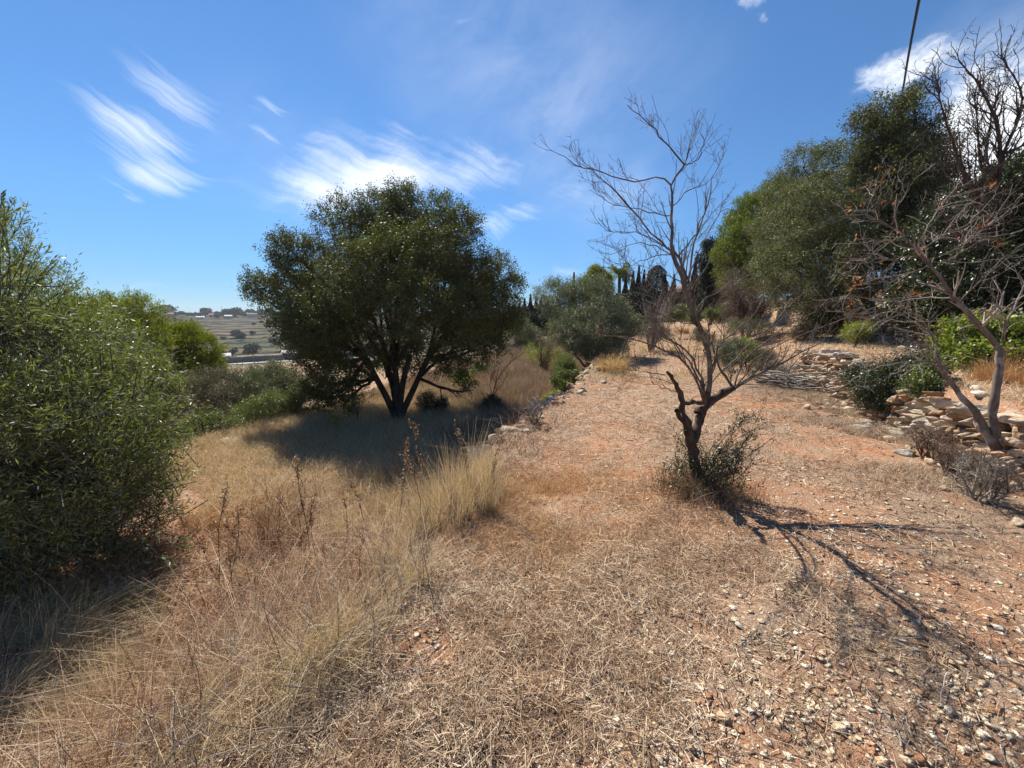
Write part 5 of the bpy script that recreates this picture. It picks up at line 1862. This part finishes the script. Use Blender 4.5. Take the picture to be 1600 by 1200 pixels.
place_far(0, 265, 600, 1.5, 'large umbrella shaped tree standing highest on the far ridge')
g = np.random.default_rng(7)
ridge = [(245, 605, .8, 1), (256, 600, .8, 1), (275, 600, .8, 1), (284, 595, .9, 2), (292, 600, .8, 1), (301, 600, .7, 1), (310, 598, .8, 1), (321, 600, 1.2, 0), (330, 602, .8, 1), (338, 598, .9, 2), (347, 600, 1, 1), (354, 590, 1.2, 0), (363, 590, 1.2, 0), (370, 595, 1.3, 0), (381, 590, 1.1, 1), (390, 590, 1.2, 0), (398, 600, 1, 1), (410, 600, 1.1, 0), (422, 590, 1.2, 0), (432, 600, 1, 1), (445, 600, 1, 0),
         (230, 600, .8, 1), (215, 600, 1, 0), (200, 600, .9, 1), (460, 600, 1, 0), (480, 600, 1, 1)]
for (px, r_, sc, k) in ridge:
    place_far(k, px, r_, sc, 'small dark tree in the line of trees along the far ridge', 'trees along the far ridge')
for (px, r_, sc, lab) in [(355, 228, .55, 'upright dark tree beside the valley road'), (341, 228, .5, 'dark tree at the edge of the lime green pine, above the valley road'), (388, 228, .7, 'broad dark tree behind the valley road, half way to the big tree'), (372, 300, .6, 'dark tree on the middle terraces of the far hillside'), (365, 320, .6, 'lighter tree beside another on the middle terraces of the far hillside'),
                          (430, 260, .5, 'small tree on the lower far terraces near the big tree'), (348, 226, .3, 'bush beside the valley road')]:
    place_far(2 if sc < .6 else 0, px, r_, sc, lab)
for i in range(95):
    px = g.uniform(130, 900)
    r_ = g.uniform(222, 590)
    place_far(int(g.integers(0, 3)), px, r_, float(g.uniform(.12, .34)) * (1 + r_ / 600), 'dark bush dotting the terraces of the far hillside', 'bushes on the far hillside')

MH = plain('white_render', (.5, .47, .43), .9, .08, .3)
MO = plain('terracotta_render', (.5, .28, .18), .9, .1, .3)


def far_house(px, r, w_, d_, h_, wm, rm, label):
    rr = ray(px, 495)
    a = atan2(rr[0], rr[1])
    z = float(hill_z(np.array([a]), np.array([float(r)]))[0])
    root = thing('house', label, 'house', (r * sin(a), r * cos(a), z))
    root.rotation_euler = (0, 0, -a)
    ac = Acc()
    box(ac, -w_ / 2, w_ / 2, -d_ / 2, d_ / 2, -2, h_)
    ac.build('wall', wm, root)
    ac = Acc()
    e = .4
    ac.add([(-w_ / 2 - e, -d_ / 2 - e, h_), (w_ / 2 + e, -d_ / 2 - e, h_), (w_ / 2 + e, d_ / 2 + e, h_), (-w_ / 2 - e, d_ / 2 + e, h_), (-w_ / 2 - e, 0, h_ + 1.3), (w_ / 2 + e, 0, h_ + 1.3)], [(0, 1, 5, 4), (2, 3, 4, 5)])
    ac.build('roof', rm, root)
    for k in (-1, 0, 1):
        ac = Acc()
        box(ac, k * w_ * .3 - .5, k * w_ * .3 + .5, -d_ / 2 - .05, -d_ / 2 + .02, 1, 2.2)
        ac.build('window', MG, root)
    return root


far_house(264, 588, 9, 7, 4.2, MO, MR, 'pinkish house under the umbrella shaped tree on the far ridge')
far_house(313, 560, 7, 5, 1.7, MH, MH, 'long low white building just below the far ridge')
far_house(394, 575, 10, 7, 4.6, MH, MR, 'white house at the right end of the far ridge beside the big tree')
far_house(335, 588, 10, 7, 3.6, MO, MR, 'reddish house in the middle of the far ridge')
far_house(357, 570, 7, 5, 2.2, plain('blue_grey_render', (.4, .46, .52), .8, .1, .3), MH, 'blue grey building below the trees of the far ridge')
far_house(345, 214, 3, 3, 2, MH, MH, 'tiny white hut beside the valley road')
far_house(446, 212, 6, 4, 2.4, MH, MH, 'small white building at the right end of the valley road')
for (px, r_, h_, lab) in [(248, 640, 15, 'thin mast on the far ridge, left of the umbrella shaped tree'), (348, 640, 13, 'thin mast on the far ridge above the reddish house')]:
    rr = ray(px, 495)
    a = atan2(rr[0], rr[1])
    z = float(hill_z(np.array([a]), np.array([float(r_)]))[0])
    b = np.array([r_ * sin(a), r_ * cos(a), z])
    ac = Acc()
    v, f = tubes(np.array([[b, b + (0, 0, h_ / 2), b + (0, 0, h_)]]), np.array([[.35, .25, .12]]), 5)
    ac.add(v, f)
    v, f = tubes(np.array([[b + (-1.2, 0, h_ * .85), b + (0, 0, h_ * .85), b + (1.2, 0, h_ * .85)]]), np.full((1, 3), .12), 4)
    ac.add(v, f)
    tag(ac.build('mast', plain('galvanised_steel', (.35, .36, .38), .6, .1), origin=b), lab, 'mast')
# retaining wall behind the road
aw = np.linspace(radians(-50), radians(-16), 80)
C = np.stack([202 * np.sin(aw), 202 * np.cos(aw), np.full(80, -18.2)], -1)
v, f = stones(C, np.tile([1.3, .5, 1.5], (80, 1)), ICO2_V, ICO2_F, .05, rng, boxy=.9, yaw=-aw)
tag(Acc().add(v, f).build('retaining_wall', plain('dark_wall_stone', (.12, .11, .10), .95, .3, .5), origin=C[0]), 'dark retaining wall running along the valley road', 'wall')

# ------------------------------------------------------------------ air between here and the far ridge
HAZE = 0.0002
if HAZE:
    m, t, o_ = mat('air_haze')
    pv = t.new('ShaderNodeVolumePrincipled')
    pv.inputs['Color'].default_value = (.80, .88, 1, 1)
    pv.inputs['Density'].default_value = HAZE
    pv.inputs['Anisotropy'].default_value = .2
    t.l.new(pv.outputs[0], o_.inputs['Volume'])
    ac = Acc()
    box(ac, -1500, 1500, -1500, 1500, -30, 30)
    tag(ac.build('haze', m), 'thin pale blue air haze over the valley', None, None, 'stuff')
